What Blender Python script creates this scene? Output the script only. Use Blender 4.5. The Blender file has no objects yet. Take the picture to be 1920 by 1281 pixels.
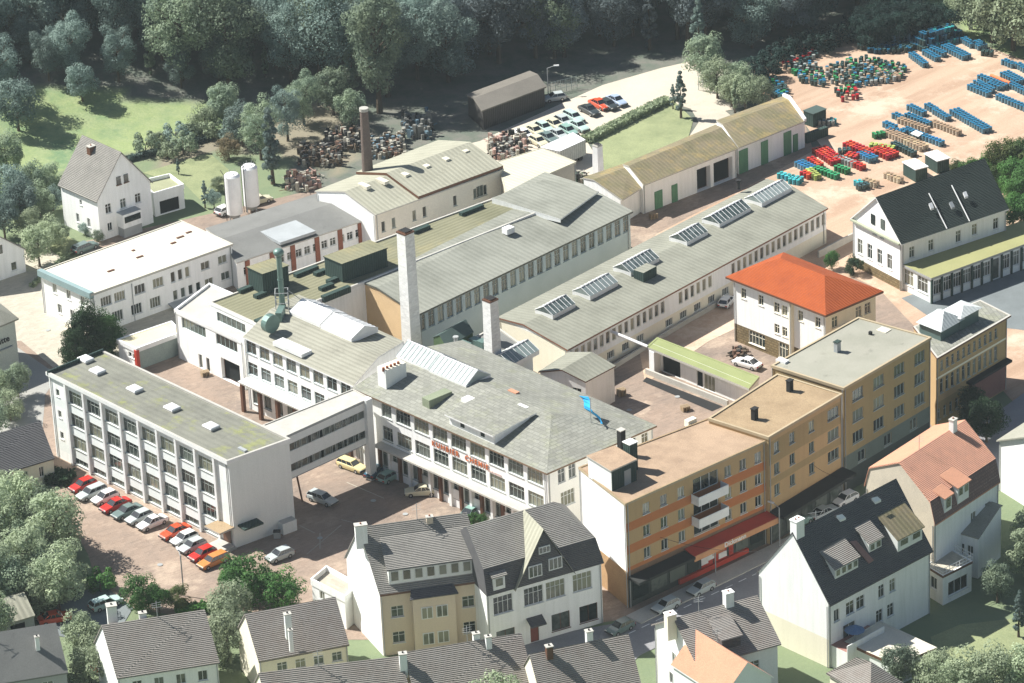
import bpy, math, random
from mathutils import Vector, Matrix
random.seed(7)
SC=bpy.context.scene
COL=SC.collection
# ------------------------------------------------------------------ camera model (photo pixels 1920x1281)
FOC=7424.4; PIT=math.radians(25.561); ROL=math.radians(-2.6666); HC=250.0
_r=Vector((1,0,0)); _u=Vector((0,math.sin(PIT),math.cos(PIT))); FW=Vector((0,math.cos(PIT),-math.sin(PIT)))
RV=_r*math.cos(ROL)+_u*math.sin(ROL); UV=_u*math.cos(ROL)-_r*math.sin(ROL)
def G(u,v,z=0.0):
    d=FW*FOC+RV*(u-960)-UV*(v-640.5); t=(HC-z)/-d.z
    return Vector((d.x*t,d.y*t,z))
def smooth(a,b,x):
    t=max(0,min(1,(x-a)/(b-a))); return t*t*(3-2*t)
LA=G(400,268);LB=G(1700,8); LD=(LB-LA).normalized(); LN=Vector((-LD.y,LD.x,0))
if LN.y<0: LN=-LN
def terr(x,y):
    d=(x-LA.x)*LN.x+(y-LA.y)*LN.y
    if d<=0: return 0.0
    return min(60, 0.16*d*smooth(0,30,d) )
def GT(u,v):
    z=0
    for _ in range(25):
        g=G(u,v,z); z=z*.4+terr(g.x,g.y)*.6
    g.z=terr(g.x,g.y); return g
cd=bpy.data.cameras.new('camera'); cam=bpy.data.objects.new('camera',cd); COL.objects.link(cam); SC.camera=cam
cd.sensor_width=36; cd.lens=FOC/1920*36; cd.clip_start=5; cd.clip_end=9000
cam.matrix_world=Matrix(((RV.x,UV.x,-FW.x,0),(RV.y,UV.y,-FW.y,0),(RV.z,UV.z,-FW.z,HC),(0,0,0,1)))
# ------------------------------------------------------------------ light
SUN=Vector((-.84,.33,1.0)).normalized()
w=bpy.data.worlds.new('World'); SC.world=w; w.use_nodes=True
nt=w.node_tree; bg=nt.nodes['Background']; sk=nt.nodes.new('ShaderNodeTexSky'); sk.sky_type='NISHITA'; sk.sun_disc=False
sk.sun_elevation=math.asin(SUN.z); sk.sun_rotation=math.atan2(SUN.x,SUN.y); sk.air_density=1.0; sk.dust_density=1.0; sk.ozone_density=1.5
nt.links.new(sk.outputs[0],bg.inputs[0]); bg.inputs[1].default_value=0.05
ld=bpy.data.lights.new('sun','SUN'); lo=bpy.data.objects.new('sun',ld); COL.objects.link(lo)
ld.energy=5.0; ld.angle=math.radians(.55); ld.color=(1,.98,.935); lo.rotation_euler=SUN.to_track_quat('Z','Y').to_euler(); lo.location=(0,0,300)
SC.view_settings.view_transform='Standard'; SC.view_settings.look='None'; SC.view_settings.gamma=1; SC.view_settings.exposure=0.9
# ------------------------------------------------------------------ materials
MATS={}
def mat(name,col,col2=None,scale=.4,amt=.5,rough=.85,pattern=None,pcol=None,pp=(.5,.5),moss=None,mossamt=.5,bump=.0,metal=0,rnd=0,streak=False,grain=.12,spec=.3,spots=0):
    """procedural material: base colour, a second colour in broad stains, an optional pattern laid in the face's own metres, moss patches, fine grain"""
    if name in MATS: return MATS[name]
    m=bpy.data.materials.new(name); m.use_nodes=True; nt=m.node_tree; N=nt.nodes; L=nt.links
    bs=N['Principled BSDF']; bs.inputs['Roughness'].default_value=rough; bs.inputs['Metallic'].default_value=metal; bs.inputs['Specular IOR Level'].default_value=spec
    uv=N.new('ShaderNodeUVMap'); uv.uv_map='UVMap'
    geo=N.new('ShaderNodeNewGeometry')
    def noise(sc,det=4,vec=None,rg=.6):
        n=N.new('ShaderNodeTexNoise'); n.inputs['Scale'].default_value=sc; n.inputs['Detail'].default_value=det; n.inputs['Roughness'].default_value=rg
        L.new(vec or geo.outputs['Position'],n.inputs['Vector']); return n.outputs['Fac']
    def ramp(f,a,b):
        r=N.new('ShaderNodeMapRange'); r.inputs[1].default_value=a; r.inputs[2].default_value=b; L.new(f,r.inputs[0]); return r.outputs[0]
    def mix(f,a,b,mode='MIX'):
        x=N.new('ShaderNodeMix'); x.data_type='RGBA'; x.blend_type=mode
        if isinstance(f,(int,float)): x.inputs[0].default_value=f
        else: L.new(f,x.inputs[0])
        for i,c in ((6,a),(7,b)):
            if isinstance(c,(tuple,list)): x.inputs[i].default_value=(*c,1)
            else: L.new(c,x.inputs[i])
        return x.outputs[2]
    def mul(a,b):
        x=N.new('ShaderNodeMath'); x.operation='MULTIPLY'
        for i,c in enumerate((a,b)):
            if isinstance(c,(int,float)): x.inputs[i].default_value=c
            else: L.new(c,x.inputs[i])
        return x.outputs[0]
    c2=col2 or tuple(x*.72 for x in col)
    if streak:
        mp=N.new('ShaderNodeMapping'); mp.inputs['Scale'].default_value=(1.6,.12,1); L.new(uv.outputs[0],mp.inputs[0])
        f=ramp(noise(scale*2,5,mp.outputs[0]),.42,.62)
    else: f=ramp(noise(scale,5),.4,.65)
    c=mix(mul(f,amt),col,c2)
    f=ramp(noise(scale*.17,3),.42,.6); c=mix(mul(f,amt*.5),c,tuple(min(1,x*1.18) for x in col))
    if spots: c=mix(mul(ramp(noise(.45,6,rg=.8),.60,.70),spots),c,mix(1,c,(.45,.45,.45),'MULTIPLY'))
    if moss: c=mix(mul(ramp(noise(scale*.6,6,rg=.75),.52,.62),mossamt),c,moss)
    if pattern:
        if pattern=='brick':
            b=N.new('ShaderNodeTexBrick'); b.inputs['Scale'].default_value=1; b.inputs['Brick Width'].default_value=pp[0]; b.inputs['Row Height'].default_value=pp[1]
            b.inputs['Mortar Size'].default_value=pp[1]*.13; b.inputs['Mortar Smooth'].default_value=.4; b.inputs['Color1'].default_value=(1,1,1,1); b.inputs['Color2'].default_value=(.8,.8,.8,1)
            pc=pcol or .45
            b.inputs['Mortar'].default_value=(pc,pc,pc,1); L.new(uv.outputs[0],b.inputs[0]); c=mix(1,c,b.outputs[0],'MULTIPLY'); pf=b.outputs[1]
        else:
            wv=N.new('ShaderNodeTexWave'); wv.bands_direction='X' if pattern=='ribs' else 'Y'; wv.inputs['Scale'].default_value=.314/pp[0]; wv.inputs['Distortion'].default_value=pp[1]; wv.inputs['Detail'].default_value=2
            L.new(uv.outputs[0],wv.inputs[0]); pc=pcol or .7; c=mix(ramp(wv.outputs[1],.15,.6),mix(1,c,(pc,pc,pc),'MULTIPLY'),c); pf=wv.outputs[1]
    if grain:
        g=ramp(noise(6.5,3),.3,.7); c=mix(g,mix(1,c,(1-grain,)*3,'MULTIPLY'),mix(1,c,(1+grain,)*3,'MULTIPLY'))
    if rnd:
        oi=N.new('ShaderNodeObjectInfo'); hs=N.new('ShaderNodeHueSaturation'); L.new(c,hs.inputs['Color'])
        r=N.new('ShaderNodeMapRange'); r.inputs[3].default_value=1-rnd; r.inputs[4].default_value=1+rnd; L.new(oi.outputs['Random'],r.inputs[0]); L.new(r.outputs[0],hs.inputs['Value'])
        r=N.new('ShaderNodeMapRange'); r.inputs[3].default_value=.5-rnd*.06; r.inputs[4].default_value=.5+rnd*.05; L.new(oi.outputs['Random'],r.inputs[0]); L.new(r.outputs[0],hs.inputs['Hue']); c=hs.outputs[0]
    L.new(c,bs.inputs['Base Color'])
    if bump or pattern:
        bp=N.new('ShaderNodeBump'); bp.inputs['Distance'].default_value=.12; bp.inputs['Strength'].default_value=bump or .35
        L.new(pf if pattern else noise(2.2,6),bp.inputs['Height']); L.new(bp.outputs[0],bs.inputs['Normal'])
    MATS[name]=m; return m
def glassmat(name,dark,light,frac=.25,tint=None):
    if name in MATS: return MATS[name]
    m=bpy.data.materials.new(name); m.use_nodes=True; N=m.node_tree.nodes; L=m.node_tree.links; bs=N['Principled BSDF']
    bs.inputs['Roughness'].default_value=.12; bs.inputs['Specular IOR Level'].default_value=.7
    oi=N.new('ShaderNodeObjectInfo'); g=N.new('ShaderNodeNewGeometry'); n=N.new('ShaderNodeTexNoise'); n.inputs['Scale'].default_value=1.3; n.inputs['Detail'].default_value=3; L.new(g.outputs['Position'],n.inputs[0])
    a=N.new('ShaderNodeMath'); a.operation='MULTIPLY_ADD'; L.new(n.outputs['Fac'],a.inputs[0]); a.inputs[1].default_value=.9; L.new(oi.outputs['Random'],a.inputs[2])
    cr=N.new('ShaderNodeValToRGB'); cr.color_ramp.elements[0].color=(*dark,1); cr.color_ramp.elements[1].color=(*light,1); cr.color_ramp.elements[0].position=1.15-frac-.3; cr.color_ramp.elements[1].position=min(1,1.15-frac)
    s=N.new('ShaderNodeMath'); s.operation='DIVIDE'; L.new(a.outputs[0],s.inputs[0]); s.inputs[1].default_value=1.45; L.new(s.outputs[0],cr.inputs[0]); L.new(cr.outputs[0],bs.inputs['Base Color'])
    MATS[name]=m; return m
def leafmat(name,a,b):
    if name in MATS: return MATS[name]
    m=bpy.data.materials.new(name); m.use_nodes=True; N=m.node_tree.nodes; L=m.node_tree.links; bs=N['Principled BSDF']; bs.inputs['Roughness'].default_value=.7; bs.inputs['Specular IOR Level'].default_value=.25
    g=N.new('ShaderNodeNewGeometry'); oi=N.new('ShaderNodeObjectInfo')
    n=N.new('ShaderNodeTexNoise'); n.inputs['Scale'].default_value=.28; n.inputs['Detail'].default_value=4; L.new(g.outputs['Position'],n.inputs[0])
    mr=N.new('ShaderNodeMapRange'); mr.inputs[1].default_value=.35; mr.inputs[2].default_value=.65; L.new(n.outputs['Fac'],mr.inputs[0])
    mx=N.new('ShaderNodeMix'); mx.data_type='RGBA'; L.new(mr.outputs[0],mx.inputs[0]); mx.inputs[6].default_value=(*a,1); mx.inputs[7].default_value=(*b,1)
    hs=N.new('ShaderNodeHueSaturation'); L.new(mx.outputs[2],hs.inputs['Color']); r=N.new('ShaderNodeMapRange'); r.inputs[3].default_value=.72; r.inputs[4].default_value=1.35; L.new(oi.outputs['Random'],r.inputs[0])
    r2=N.new('ShaderNodeMath'); r2.operation='MULTIPLY_ADD'; L.new(g.outputs['Random Per Island'],r2.inputs[0]); r2.inputs[1].default_value=.3; r2.inputs[2].default_value=.85
    mm=N.new('ShaderNodeMath'); mm.operation='MULTIPLY'; L.new(r.outputs[0],mm.inputs[0]); L.new(r2.outputs[0],mm.inputs[1]); L.new(mm.outputs[0],hs.inputs['Value'])
    L.new(hs.outputs[0],bs.inputs['Base Color'])
    tr=N.new('ShaderNodeBsdfTranslucent'); L.new(hs.outputs[0],tr.inputs[0]); ms=N.new('ShaderNodeMixShader'); ms.inputs[0].default_value=.4
    L.new(bs.outputs[0],ms.inputs[1]); L.new(tr.outputs[0],ms.inputs[2]); L.new(ms.outputs[0],N['Material Output'].inputs[0])
    MATS[name]=m; return m
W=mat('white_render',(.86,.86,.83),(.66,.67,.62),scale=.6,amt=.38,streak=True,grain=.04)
W2=mat('white_panel',(.76,.79,.76),(.68,.71,.68),scale=.5,amt=.4,grain=.04)
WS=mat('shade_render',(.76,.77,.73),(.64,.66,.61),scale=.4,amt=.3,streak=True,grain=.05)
CREAM=mat('cream_render',(.80,.75,.60),(.70,.65,.50),scale=.4,amt=.3,streak=True,grain=.05)
BEIGE=mat('beige_render',(.64,.54,.41),(.56,.47,.35),scale=.4,amt=.3,streak=True,grain=.05)
YEL=mat('yellow_render',(.45,.31,.155),(.37,.25,.13),scale=.5,amt=.3,streak=True,grain=.05)
YEL2=mat('ochre_render',(.33,.245,.12),(.28,.205,.095),scale=.5,amt=.5,streak=True,grain=.06)
ORB=mat('orange_band',(.46,.17,.06),(.38,.14,.05),scale=.5,amt=.4,grain=.05)
OFFR=mat('bitumen_grey',(0.207,0.207,0.168),(0.141,0.141,0.115),spots=0.5,scale=.35,amt=.7,moss=(.27,.29,.08),mossamt=.6,bump=.15,grain=.14,pattern='rows',pp=(1.05,.5),pcol=.9)
GRYR=mat('felt_grey',(0.299,0.290,0.237),(0.229,0.229,0.180),spots=0.6,scale=.3,amt=.6,bump=.15,grain=.16)
MAINR=mat('slate_sheet',(0.290,0.290,0.246),(0.211,0.211,0.180),spots=0.55,scale=.5,amt=.7,pattern='brick',pp=(1.2,.62),pcol=.72,grain=.14,moss=(.3,.31,.2),mossamt=.4)
CORR=mat('corrugated_grey',(0.317,0.308,0.246),(0.238,0.229,0.180),spots=0.45,scale=.25,amt=.7,pattern='rows',pp=(.75,.2),pcol=.82,grain=.12)
HALLR=mat('hall_sheet',(0.264,0.268,0.225),(0.185,0.189,0.155),spots=0.45,scale=.18,amt=.9,pattern='ribs',pp=(.9,.2),pcol=.88,grain=.1)
OLIVE=mat('olive_felt',(0.212,0.204,0.128),(0.145,0.145,0.085),spots=0.5,scale=.12,amt=.8,moss=(.3,.26,.13),mossamt=.5,grain=.15,pattern='ribs',pp=(.8,.4),pcol=.9)
CSHED=mat('shed_sheet',(0.255,0.255,0.205),(0.176,0.176,0.139),spots=0.45,scale=.3,amt=.6,grain=.1,pattern='ribs',pp=(.8,.2),pcol=.88)
MOSSR=mat('mossy_sheet',(0.230,0.191,0.119),(0.162,0.153,0.076),spots=0.5,scale=.35,amt=.8,moss=(.36,.27,.11),mossamt=.6,grain=.15,pattern='ribs',pp=(.7,.2),pcol=.85)
CRMR=mat('cream_felt',(.64,.60,.49),(.52,.48,.38),spots=0.35,scale=.3,amt=.5,grain=.07)
TANR=mat('tan_gravel',(0.368,0.262,0.175),(0.258,0.179,0.120),spots=0.5,scale=.5,amt=.7,bump=.2,grain=.2)
TANR2=mat('brown_gravel',(0.333,0.243,0.144),(0.243,0.171,0.099),spots=0.4,scale=.25,amt=.8,bump=.2,grain=.2)
DARKR=mat('dark_felt',(0.180,0.180,0.167),(0.135,0.135,0.126),spots=0.4,scale=.3,amt=.6,grain=.12)
SHR=mat('pale_sheet',(0.370,0.361,0.278),(0.299,0.290,0.221),spots=0.35,scale=.2,amt=.6,grain=.08,pattern='ribs',pp=(.8,.2),pcol=.86)
BRT=mat('brown_tiles',(.305,.28,.25),(.25,.21,.18),spots=0.4,scale=.6,amt=.6,pattern='rows',pp=(.24,.6),pcol=.70,bump=.8,grain=.15)
GRT=mat('grey_tiles',(.30,.285,.255),(.22,.21,.19),spots=0.4,scale=.6,amt=.6,pattern='rows',pp=(.24,.6),pcol=.70,bump=.8,grain=.15)
DKT=mat('charcoal_tiles',(.115,.113,.115),(.08,.08,.085),scale=.6,amt=.5,pattern='rows',pp=(.24,.6),pcol=.70,bump=.6,grain=.15)
BLT=mat('dark_green_tiles',(.022,.034,.030),(.013,.021,.02),scale=.6,amt=.5,pattern='rows',pp=(.24,.6),pcol=.70,bump=.6,grain=.15)
RDT=mat('orange_red_tiles',(.40,.085,.018),(.30,.06,.016),spots=0.35,scale=.5,amt=.6,pattern='rows',pp=(.24,.6),pcol=.70,bump=.6,grain=.12)
PKT=mat('salmon_tiles',(.60,.30,.20),(.46,.24,.17),spots=0.4,scale=.6,amt=.6,pattern='rows',pp=(.22,.9),pcol=.86,bump=.7,grain=.14)
PKP=mat('plain_terracotta',(.50,.25,.155),(.43,.21,.13),scale=.6,amt=.5,grain=.14)
GREENR=mat('green_felt',(.27,.30,.13),(.21,.24,.10),scale=.3,amt=.5,grain=.08)
GREENR2=mat('yellow_green_felt',(.29,.285,.13),(.23,.23,.10),scale=.3,amt=.5,grain=.08)
LEAD=mat('lead',(.38,.40,.40),rough=.5,grain=.05)
DGREEN=mat('dark_green_cladding',(.035,.065,.055),(.025,.045,.04),scale=.6,amt=.5,grain=.1,pattern='ribs',pp=(.4,.1),pcol=.7)
GREENP=mat('green_paint',(.10,.22,.11),rough=.5,grain=.05)
BRICK=mat('red_brick',(.32,.12,.07),(.25,.1,.06),pattern='brick',pp=(.5,.22),pcol=.7,grain=.08)
STONE=mat('rubble_stone',(.24,.18,.09),(.16,.12,.06),scale=1.5,amt=.8,pattern='brick',pp=(.7,.4),pcol=.5,grain=.15)
REDP=mat('red_paint',(.45,.05,.03),rough=.4,grain=.04); REDL=mat('red_letters',(.55,.16,.06),grain=.0)
WP=mat('white_paint',(.8,.8,.78),rough=.45,grain=.03); GYP=mat('grey_paint',(.36,.37,.36),rough=.5,grain=.04)
BRP=mat('brown_paint',(.13,.06,.035),rough=.5,grain=.05); BLK=mat('black_rubber',(.02,.02,.02),rough=.8,grain=0)
STEEL=mat('duct_metal',(.15,.23,.20),(.09,.15,.13),rough=.45,metal=.3,grain=.08)
CONC=mat('concrete',(.46,.44,.39),(.36,.35,.31),scale=.5,amt=.6,grain=.1)
DKB=mat('dark_interior',(.012,.014,.014),grain=0,rough=1)
FRAME=mat('window_frame_white',(.72,.73,.70),rough=.5,grain=.02); FRAMEG=mat('window_frame_grey',(.33,.36,.33),rough=.5,grain=.02); FRAMEB=mat('window_frame_blue',(.38,.45,.44),rough=.5,grain=.02)
GLD=glassmat('rooflight_dark',(.06,.085,.08),(.22,.26,.25),.4); GL=glassmat('glass',(.015,.024,.022),(.12,.14,.12),.25); GLC=glassmat('glass_curtained',(.03,.04,.036),(.22,.22,.16),.4); GLR=glassmat('rooflight_glass',(.22,.27,.255),(.36,.41,.39),.5)
BARK=mat('bark',(.10,.075,.05),grain=.15)
Z_=Vector((0,0,1))
# ------------------------------------------------------------------ mesh builder
class MB:
    def __init__(s): s.v=[]; s.f=[]; s.m=[]; s.mats=[]
    def mi(s,m):
        if m not in s.mats: s.mats.append(m)
        return s.mats.index(m)
    def face(s,pts,m):
        b=len(s.v); s.v+= [Vector(p) for p in pts]; s.f.append(tuple(range(b,b+len(pts)))); s.m.append(s.mi(m))
    def prism(s,poly,z0,z1,m,mt=None,mb=None):
        """poly: list of xy (either winding) extruded z0..z1"""
        P=[Vector((p[0],p[1],0)) for p in poly]
        if area(P)<0: P=P[::-1]
        n=len(P)
        for i in range(n):
            a,b=P[i],P[(i+1)%n]; s.face([(a.x,a.y,z0),(b.x,b.y,z0),(b.x,b.y,z1),(a.x,a.y,z1)],m)
        s.face([(p.x,p.y,z1) for p in P],mt or m); s.face([(p.x,p.y,z0) for p in P[::-1]],mb or m)
    def slab(s,pts,th,m,ms=None):
        """3D polygon thickened downwards"""
        P=[Vector(p) for p in pts]
        if area(P)<0: P=P[::-1]
        n=len(P); D=Vector((0,0,-th))
        if n==4:
            for q in ((0,1,2),(0,2,3)): s.face([P[i] for i in q],m); s.face([P[i]+D for i in q[::-1]],ms or m)
        else: s.face(P,m); s.face([p+D for p in P[::-1]],ms or m)
        for i in range(n):
            a,b=P[i],P[(i+1)%n]; s.face([a+D,b+D,b,a],ms or m)
    def box(s,c,ang,l,w,z0,z1,m,mt=None):
        ca,sa=math.cos(ang),math.sin(ang); q=[]
        for x,y in ((-l/2,-w/2),(l/2,-w/2),(l/2,w/2),(-l/2,w/2)): q.append((c[0]+x*ca-y*sa,c[1]+x*sa+y*ca))
        s.prism(q,z0,z1,m,mt)
    def cyl(s,c,r,z0,z1,m,n=12,r2=None,mt=None):
        r2=r if r2 is None else r2
        A=[(c[0]+r*math.cos(2*math.pi*i/n),c[1]+r*math.sin(2*math.pi*i/n),z0) for i in range(n)]
        B=[(c[0]+r2*math.cos(2*math.pi*i/n),c[1]+r2*math.sin(2*math.pi*i/n),z1) for i in range(n)]
        for i in range(n): j=(i+1)%n; s.face([A[i],A[j],B[j],B[i]],m)
        s.face(B,mt or m); s.face(A[::-1],m)
    def rod(s,a,b,r,m,n=6):
        a=Vector(a);b=Vector(b); d=(b-a).normalized(); x=d.cross(Vector((0,0,1)) if abs(d.z)<.9 else Vector((1,0,0))).normalized(); y=d.cross(x)
        A=[a+(x*math.cos(2*math.pi*i/n)+y*math.sin(2*math.pi*i/n))*r for i in range(n)]; B=[p+(b-a) for p in A]
        for i in range(n): j=(i+1)%n; s.face([A[j],A[i],B[i],B[j]],m)
        s.face(A,m); s.face(B[::-1],m)
    def build(s,name,parent=None,origin=None,ang=0,smooth=False,weld=False):
        o0=Vector(origin) if origin is not None else (parent_world(parent) if parent else Vector((0,0,0)))
        me=bpy.data.meshes.new(name); me.from_pydata([p-o0 for p in s.v],[],s.f); 
        for m in s.mats: me.materials.append(m)
        me.polygons.foreach_set('material_index',s.m)
        uvl=me.uv_layers.new(name='UVMap'); ca,sa=math.cos(ang),math.sin(ang); X=Vector((ca,sa,0));Y=Vector((-sa,ca,0)); Z=Vector((0,0,1))
        for p in me.polygons:
            n=p.normal
            if abs(n.z)>.99: t,b=X,Y
            else: t=Z.cross(n).normalized(); b=n.cross(t)
            for li in p.loop_indices:
                q=me.vertices[me.loops[li].vertex_index].co+o0; uvl.data[li].uv=(q.dot(t),q.dot(b))
        if weld:
            import bmesh
            bm=bmesh.new(); bm.from_mesh(me); bmesh.ops.remove_doubles(bm,verts=bm.verts,dist=.002); bm.to_mesh(me); bm.free()
        if smooth: me.polygons.foreach_set('use_smooth',[True]*len(me.polygons))
        me.update(); o=bpy.data.objects.new(name,me); COL.objects.link(o)
        if parent: o.parent=parent; o['_w']=list(o0); o.location=o0-parent_world(parent)
        else: o.location=o0; o['_w']=list(o0)
        return o
def parent_world(p): return Vector(p['_w'])
def area(P): return sum(P[i][0]*P[(i+1)%len(P)][1]-P[(i+1)%len(P)][0]*P[i][1] for i in range(len(P)))/2
def tag(o,label=None,cat=None,group=None,kind=None):
    if label: o['label']=label
    if cat: o['category']=cat
    if group: o['group']=group
    if kind: o['kind']=kind
    return o
def empty(name,loc,label=None,cat=None,group=None):
    o=bpy.data.objects.new(name,None); COL.objects.link(o); o.location=loc; o['_w']=list(loc); o.empty_display_size=.5
    return tag(o,label,cat,group)
def v2(p): return Vector((p[0],p[1],0))
def inset(P,d):
    """offset polygon inwards by d (or list of d per edge)"""
    n=len(P); s=1 if area(P)>0 else -1
    if not isinstance(d,(list,tuple)): d=[d]*n
    L=[]
    for i in range(n):
        a,b=v2(P[i]),v2(P[(i+1)%n]); t=(b-a).normalized(); nn=Vector((-t.y,t.x,0))*s; L.append((a+nn*d[i],t))
    out=[]
    for i in range(n):
        (p,t),(q,u)=L[i-1],L[i]; cr=t.x*u.y-t.y*u.x
        k=((q-p).x*u.y-(q-p).y*u.x)/cr; out.append(p+t*k)
    return out
WC={}
def winmesh(w,h,nx,nz,fr,gl,sill,depth):
    k=(round(w,2),round(h,2),nx,nz,fr.name,gl.name,sill,depth)
    if k in WC: return WC[k]
    a=MB(); t=.075; y0=-depth-.03; y1=-depth+.06
    def bx(x0,x1,z0,z1,ya=y0,yb=y1,m=fr): a.prism([(x0,ya),(x1,ya),(x1,yb),(x0,yb)],z0,z1,m)
    bx(-w/2,-w/2+t,0,h); bx(w/2-t,w/2,0,h); bx(-w/2+t,w/2-t,0,t); bx(-w/2+t,w/2-t,h-t,h)
    for i in range(1,nx): x=-w/2+w*i/nx; bx(x-.035,x+.035,t,h-t,y0+.01,y1-.005)
    if nz>1:
        z=h*.68
        for i in range(nx):
            xa=-w/2+w*i/nx+.037; xb=-w/2+w*(i+1)/nx-.037
            bx(xa,xb,z-.03,z+.03,y0+.012,y1-.008)
    if sill: bx(-w/2-.08,w/2+.08,-.09,-.01,-.02,.1)
    ms=a.build('window',origin=(0,0,0)); me1=ms.data; bpy.data.objects.remove(ms)
    b=MB(); b.prism([(-w/2+.02,-depth-.01),(w/2-.02,-depth-.01),(w/2-.02,-depth+.01),(-w/2+.02,-depth+.01)],.02,h-.02,gl)
    ms=b.build('pane',origin=(0,0,0)); me2=ms.data; bpy.data.objects.remove(ms)
    WC[k]=(me1,me2); return WC[k]
def putwin(root,pos,ang,key,name='window'):
    me1,me2=winmesh(*key); o=bpy.data.objects.new(name,me1); COL.objects.link(o); o.parent=root; o.location=Vector(pos)-parent_world(root); o.rotation_euler=(0,0,ang)
    p=bpy.data.objects.new('pane',me2); COL.objects.link(p); p.parent=o; return o
class Bld:
    def __init__(s,name,label,cat,px,h,ins=.3,z0=0,group=None,world=None):
        P=world or [G(u,v,h) for u,v in px]; s.flip=False
        s.E=[v2(p) for p in P]; s.h=h; s.z0=z0; s.sg=1 if area(s.E)>0 else -1
        s.C=inset(s.E,ins) if ins else list(s.E); s.ops={}; s.wmats={}
        c=sum(s.C,Vector())/len(s.C); s.root=empty(name,(c.x,c.y,z0),label,cat,group); s.c=c
    def edge(s,i):
        a,b=s.C[i],s.C[(i+1)%len(s.C)]; t=(b-a).normalized(); n=Vector((t.y,-t.x,0))*s.sg
        return a,b,t,n,(b-a).length
    def ang(s,i=0): t=s.edge(i)[2]; return math.atan2(t.y,t.x)
    def row(s,i,n,f0,f1,w,z,h,nx=2,nz=1,fr=None,gl=None,sill=True,depth=.16,skip=(),name='window'):
        L=s.edge(i)[4]
        for k in range(n):
            if k in skip: continue
            u=(f0+(f1-f0)*(k+.5)/n)*L; s.ops.setdefault(i,[]).append((u,w,z,h,nx,nz,fr or FRAME,(GLC if gl is None and random.random()<.3 else (GL if gl is GLC and random.random()<.3 else (gl or GL))),sill,depth,name))
    def wall(s,m,ztop=None,mats=None,name='wall',edges=None,stripes=()):
        """walls with real openings; mats: dict edge->material ; stripes: (z0,z1,material) horizontal bands"""
        mb=MB(); zt=ztop or s.h; mats=mats or {}
        for i in range(len(s.C)):
            if edges is not None and i not in edges: continue
            a,b,t,n,L=s.edge(i); ops=[o for o in s.ops.get(i,[])]; s.wmats=mats
            mm=mats.get(i,m); strp=stripes if isinstance(stripes,(list,tuple)) else stripes.get(i,())
            xs=sorted({0,round(L,4)}|{round(max(0,min(L,o[0]+k*o[1]/2)),4) for o in ops for k in (-1,1)})
            zs=sorted({s.z0,zt}|{round(o[2]+k*o[3],4) for o in ops for k in (0,1) if s.z0<o[2]+k*o[3]<zt}|{z for st in strp for z in st[:2] if s.z0<z<zt})
            def pt(x,z,d=0): return Vector((a.x+t.x*x+n.x*d,a.y+t.y*x+n.y*d,z))
            def quad(p,q,r,w_,m_,flip=False):
                mb.face([p,q,r,w_] if (s.sg>0) else [w_,r,q,p],m_)
            for z0,z1 in zip(zs,zs[1:]):
                run=None
                for x0,x1 in list(zip(xs,xs[1:]))+[(None,None)]:
                    hole=False
                    if x0 is not None:
                        cx,cz=(x0+x1)/2,(z0+z1)/2
                        hole=any(abs(cx-o[0])<o[1]/2 and o[2]<cz<o[2]+o[3] for o in ops)
                    if x0 is None or hole:
                        if run:
                            ms=mm
                            for st in strp:
                                if st[0]<=(z0+z1)/2<=st[1]: ms=st[2]
                            quad(pt(run[0],z0),pt(run[1],z0),pt(run[1],z1),pt(run[0],z1),ms); run=None
                    else: run=(run[0],x1) if run else (x0,x1)
            for o in ops:
                x0,x1,z0,z1=o[0]-o[1]/2,o[0]+o[1]/2,o[2],min(zt,o[2]+o[3]); d=-o[9]-.05
                quad(pt(x0,z0),pt(x0,z0,d),pt(x0,z1,d),pt(x0,z1),mm) ; quad(pt(x1,z0,d),pt(x1,z0),pt(x1,z1),pt(x1,z1,d),mm)
                quad(pt(x0,z0,d),pt(x0,z0),pt(x1,z0),pt(x1,z0,d),mm); quad(pt(x0,z1),pt(x0,z1,d),pt(x1,z1,d),pt(x1,z1),mm)
                an=math.atan2(t.y,t.x) if s.sg>0 else math.atan2(-t.y,-t.x)
                # local +y must be outward
                yl=Vector((-math.sin(an),math.cos(an),0))
                if yl.dot(n)<0: an+=math.pi
                putwin(s.root,pt(o[0],z0),an,(o[1],z1-z0,o[4],o[5],o[6],o[7],o[8],o[9]),o[10])
        s.wmb=mb; s.wname=name
        return mb
    def done(s):
        s.W=s.wmb.build(s.wname,s.root,ang=s.ang())
        for i in range(len(s.C)):
            a,b,t,n,L=s.edge(i)
            if n.y<0 and L>11 and s.h>5:
                for f in (.012,.988): m=MB(); m.cyl(a+t*(L*f)+n*.1,.06,s.z0,s.h-.3,GYP,6); m.build('downpipe',s.root)
        return s.W
    def profile(s,e,prof,mats,th=.22,fas=None,wm=None,ov=0,name='roof',wall_ends=True):
        """roof of constant section; eave edge e first; prof [(t across, z above eave)]"""
        E=s.E; n=len(E); a0,a1,b1,b0=E[e],E[(e+1)%n],E[(e+2)%n],E[(e+3)%n]
        mb=MB(); Z=Vector((0,0,1))
        if not isinstance(mats,(list,tuple)): mats=[mats]*(len(prof)-1)
        for k in range(len(prof)-1):
            (t0,z0),(t1,z1)=prof[k],prof[k+1]
            q=[a0.lerp(b0,t0)+Z*(s.h+z0),a1.lerp(b1,t0)+Z*(s.h+z0),a1.lerp(b1,t1)+Z*(s.h+z1),a0.lerp(b0,t1)+Z*(s.h+z1)]
            mb.slab(q,th,mats[k],fas or mats[k])
        s.R=mb.build(name,s.root,ang=s.ang(e))
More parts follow.
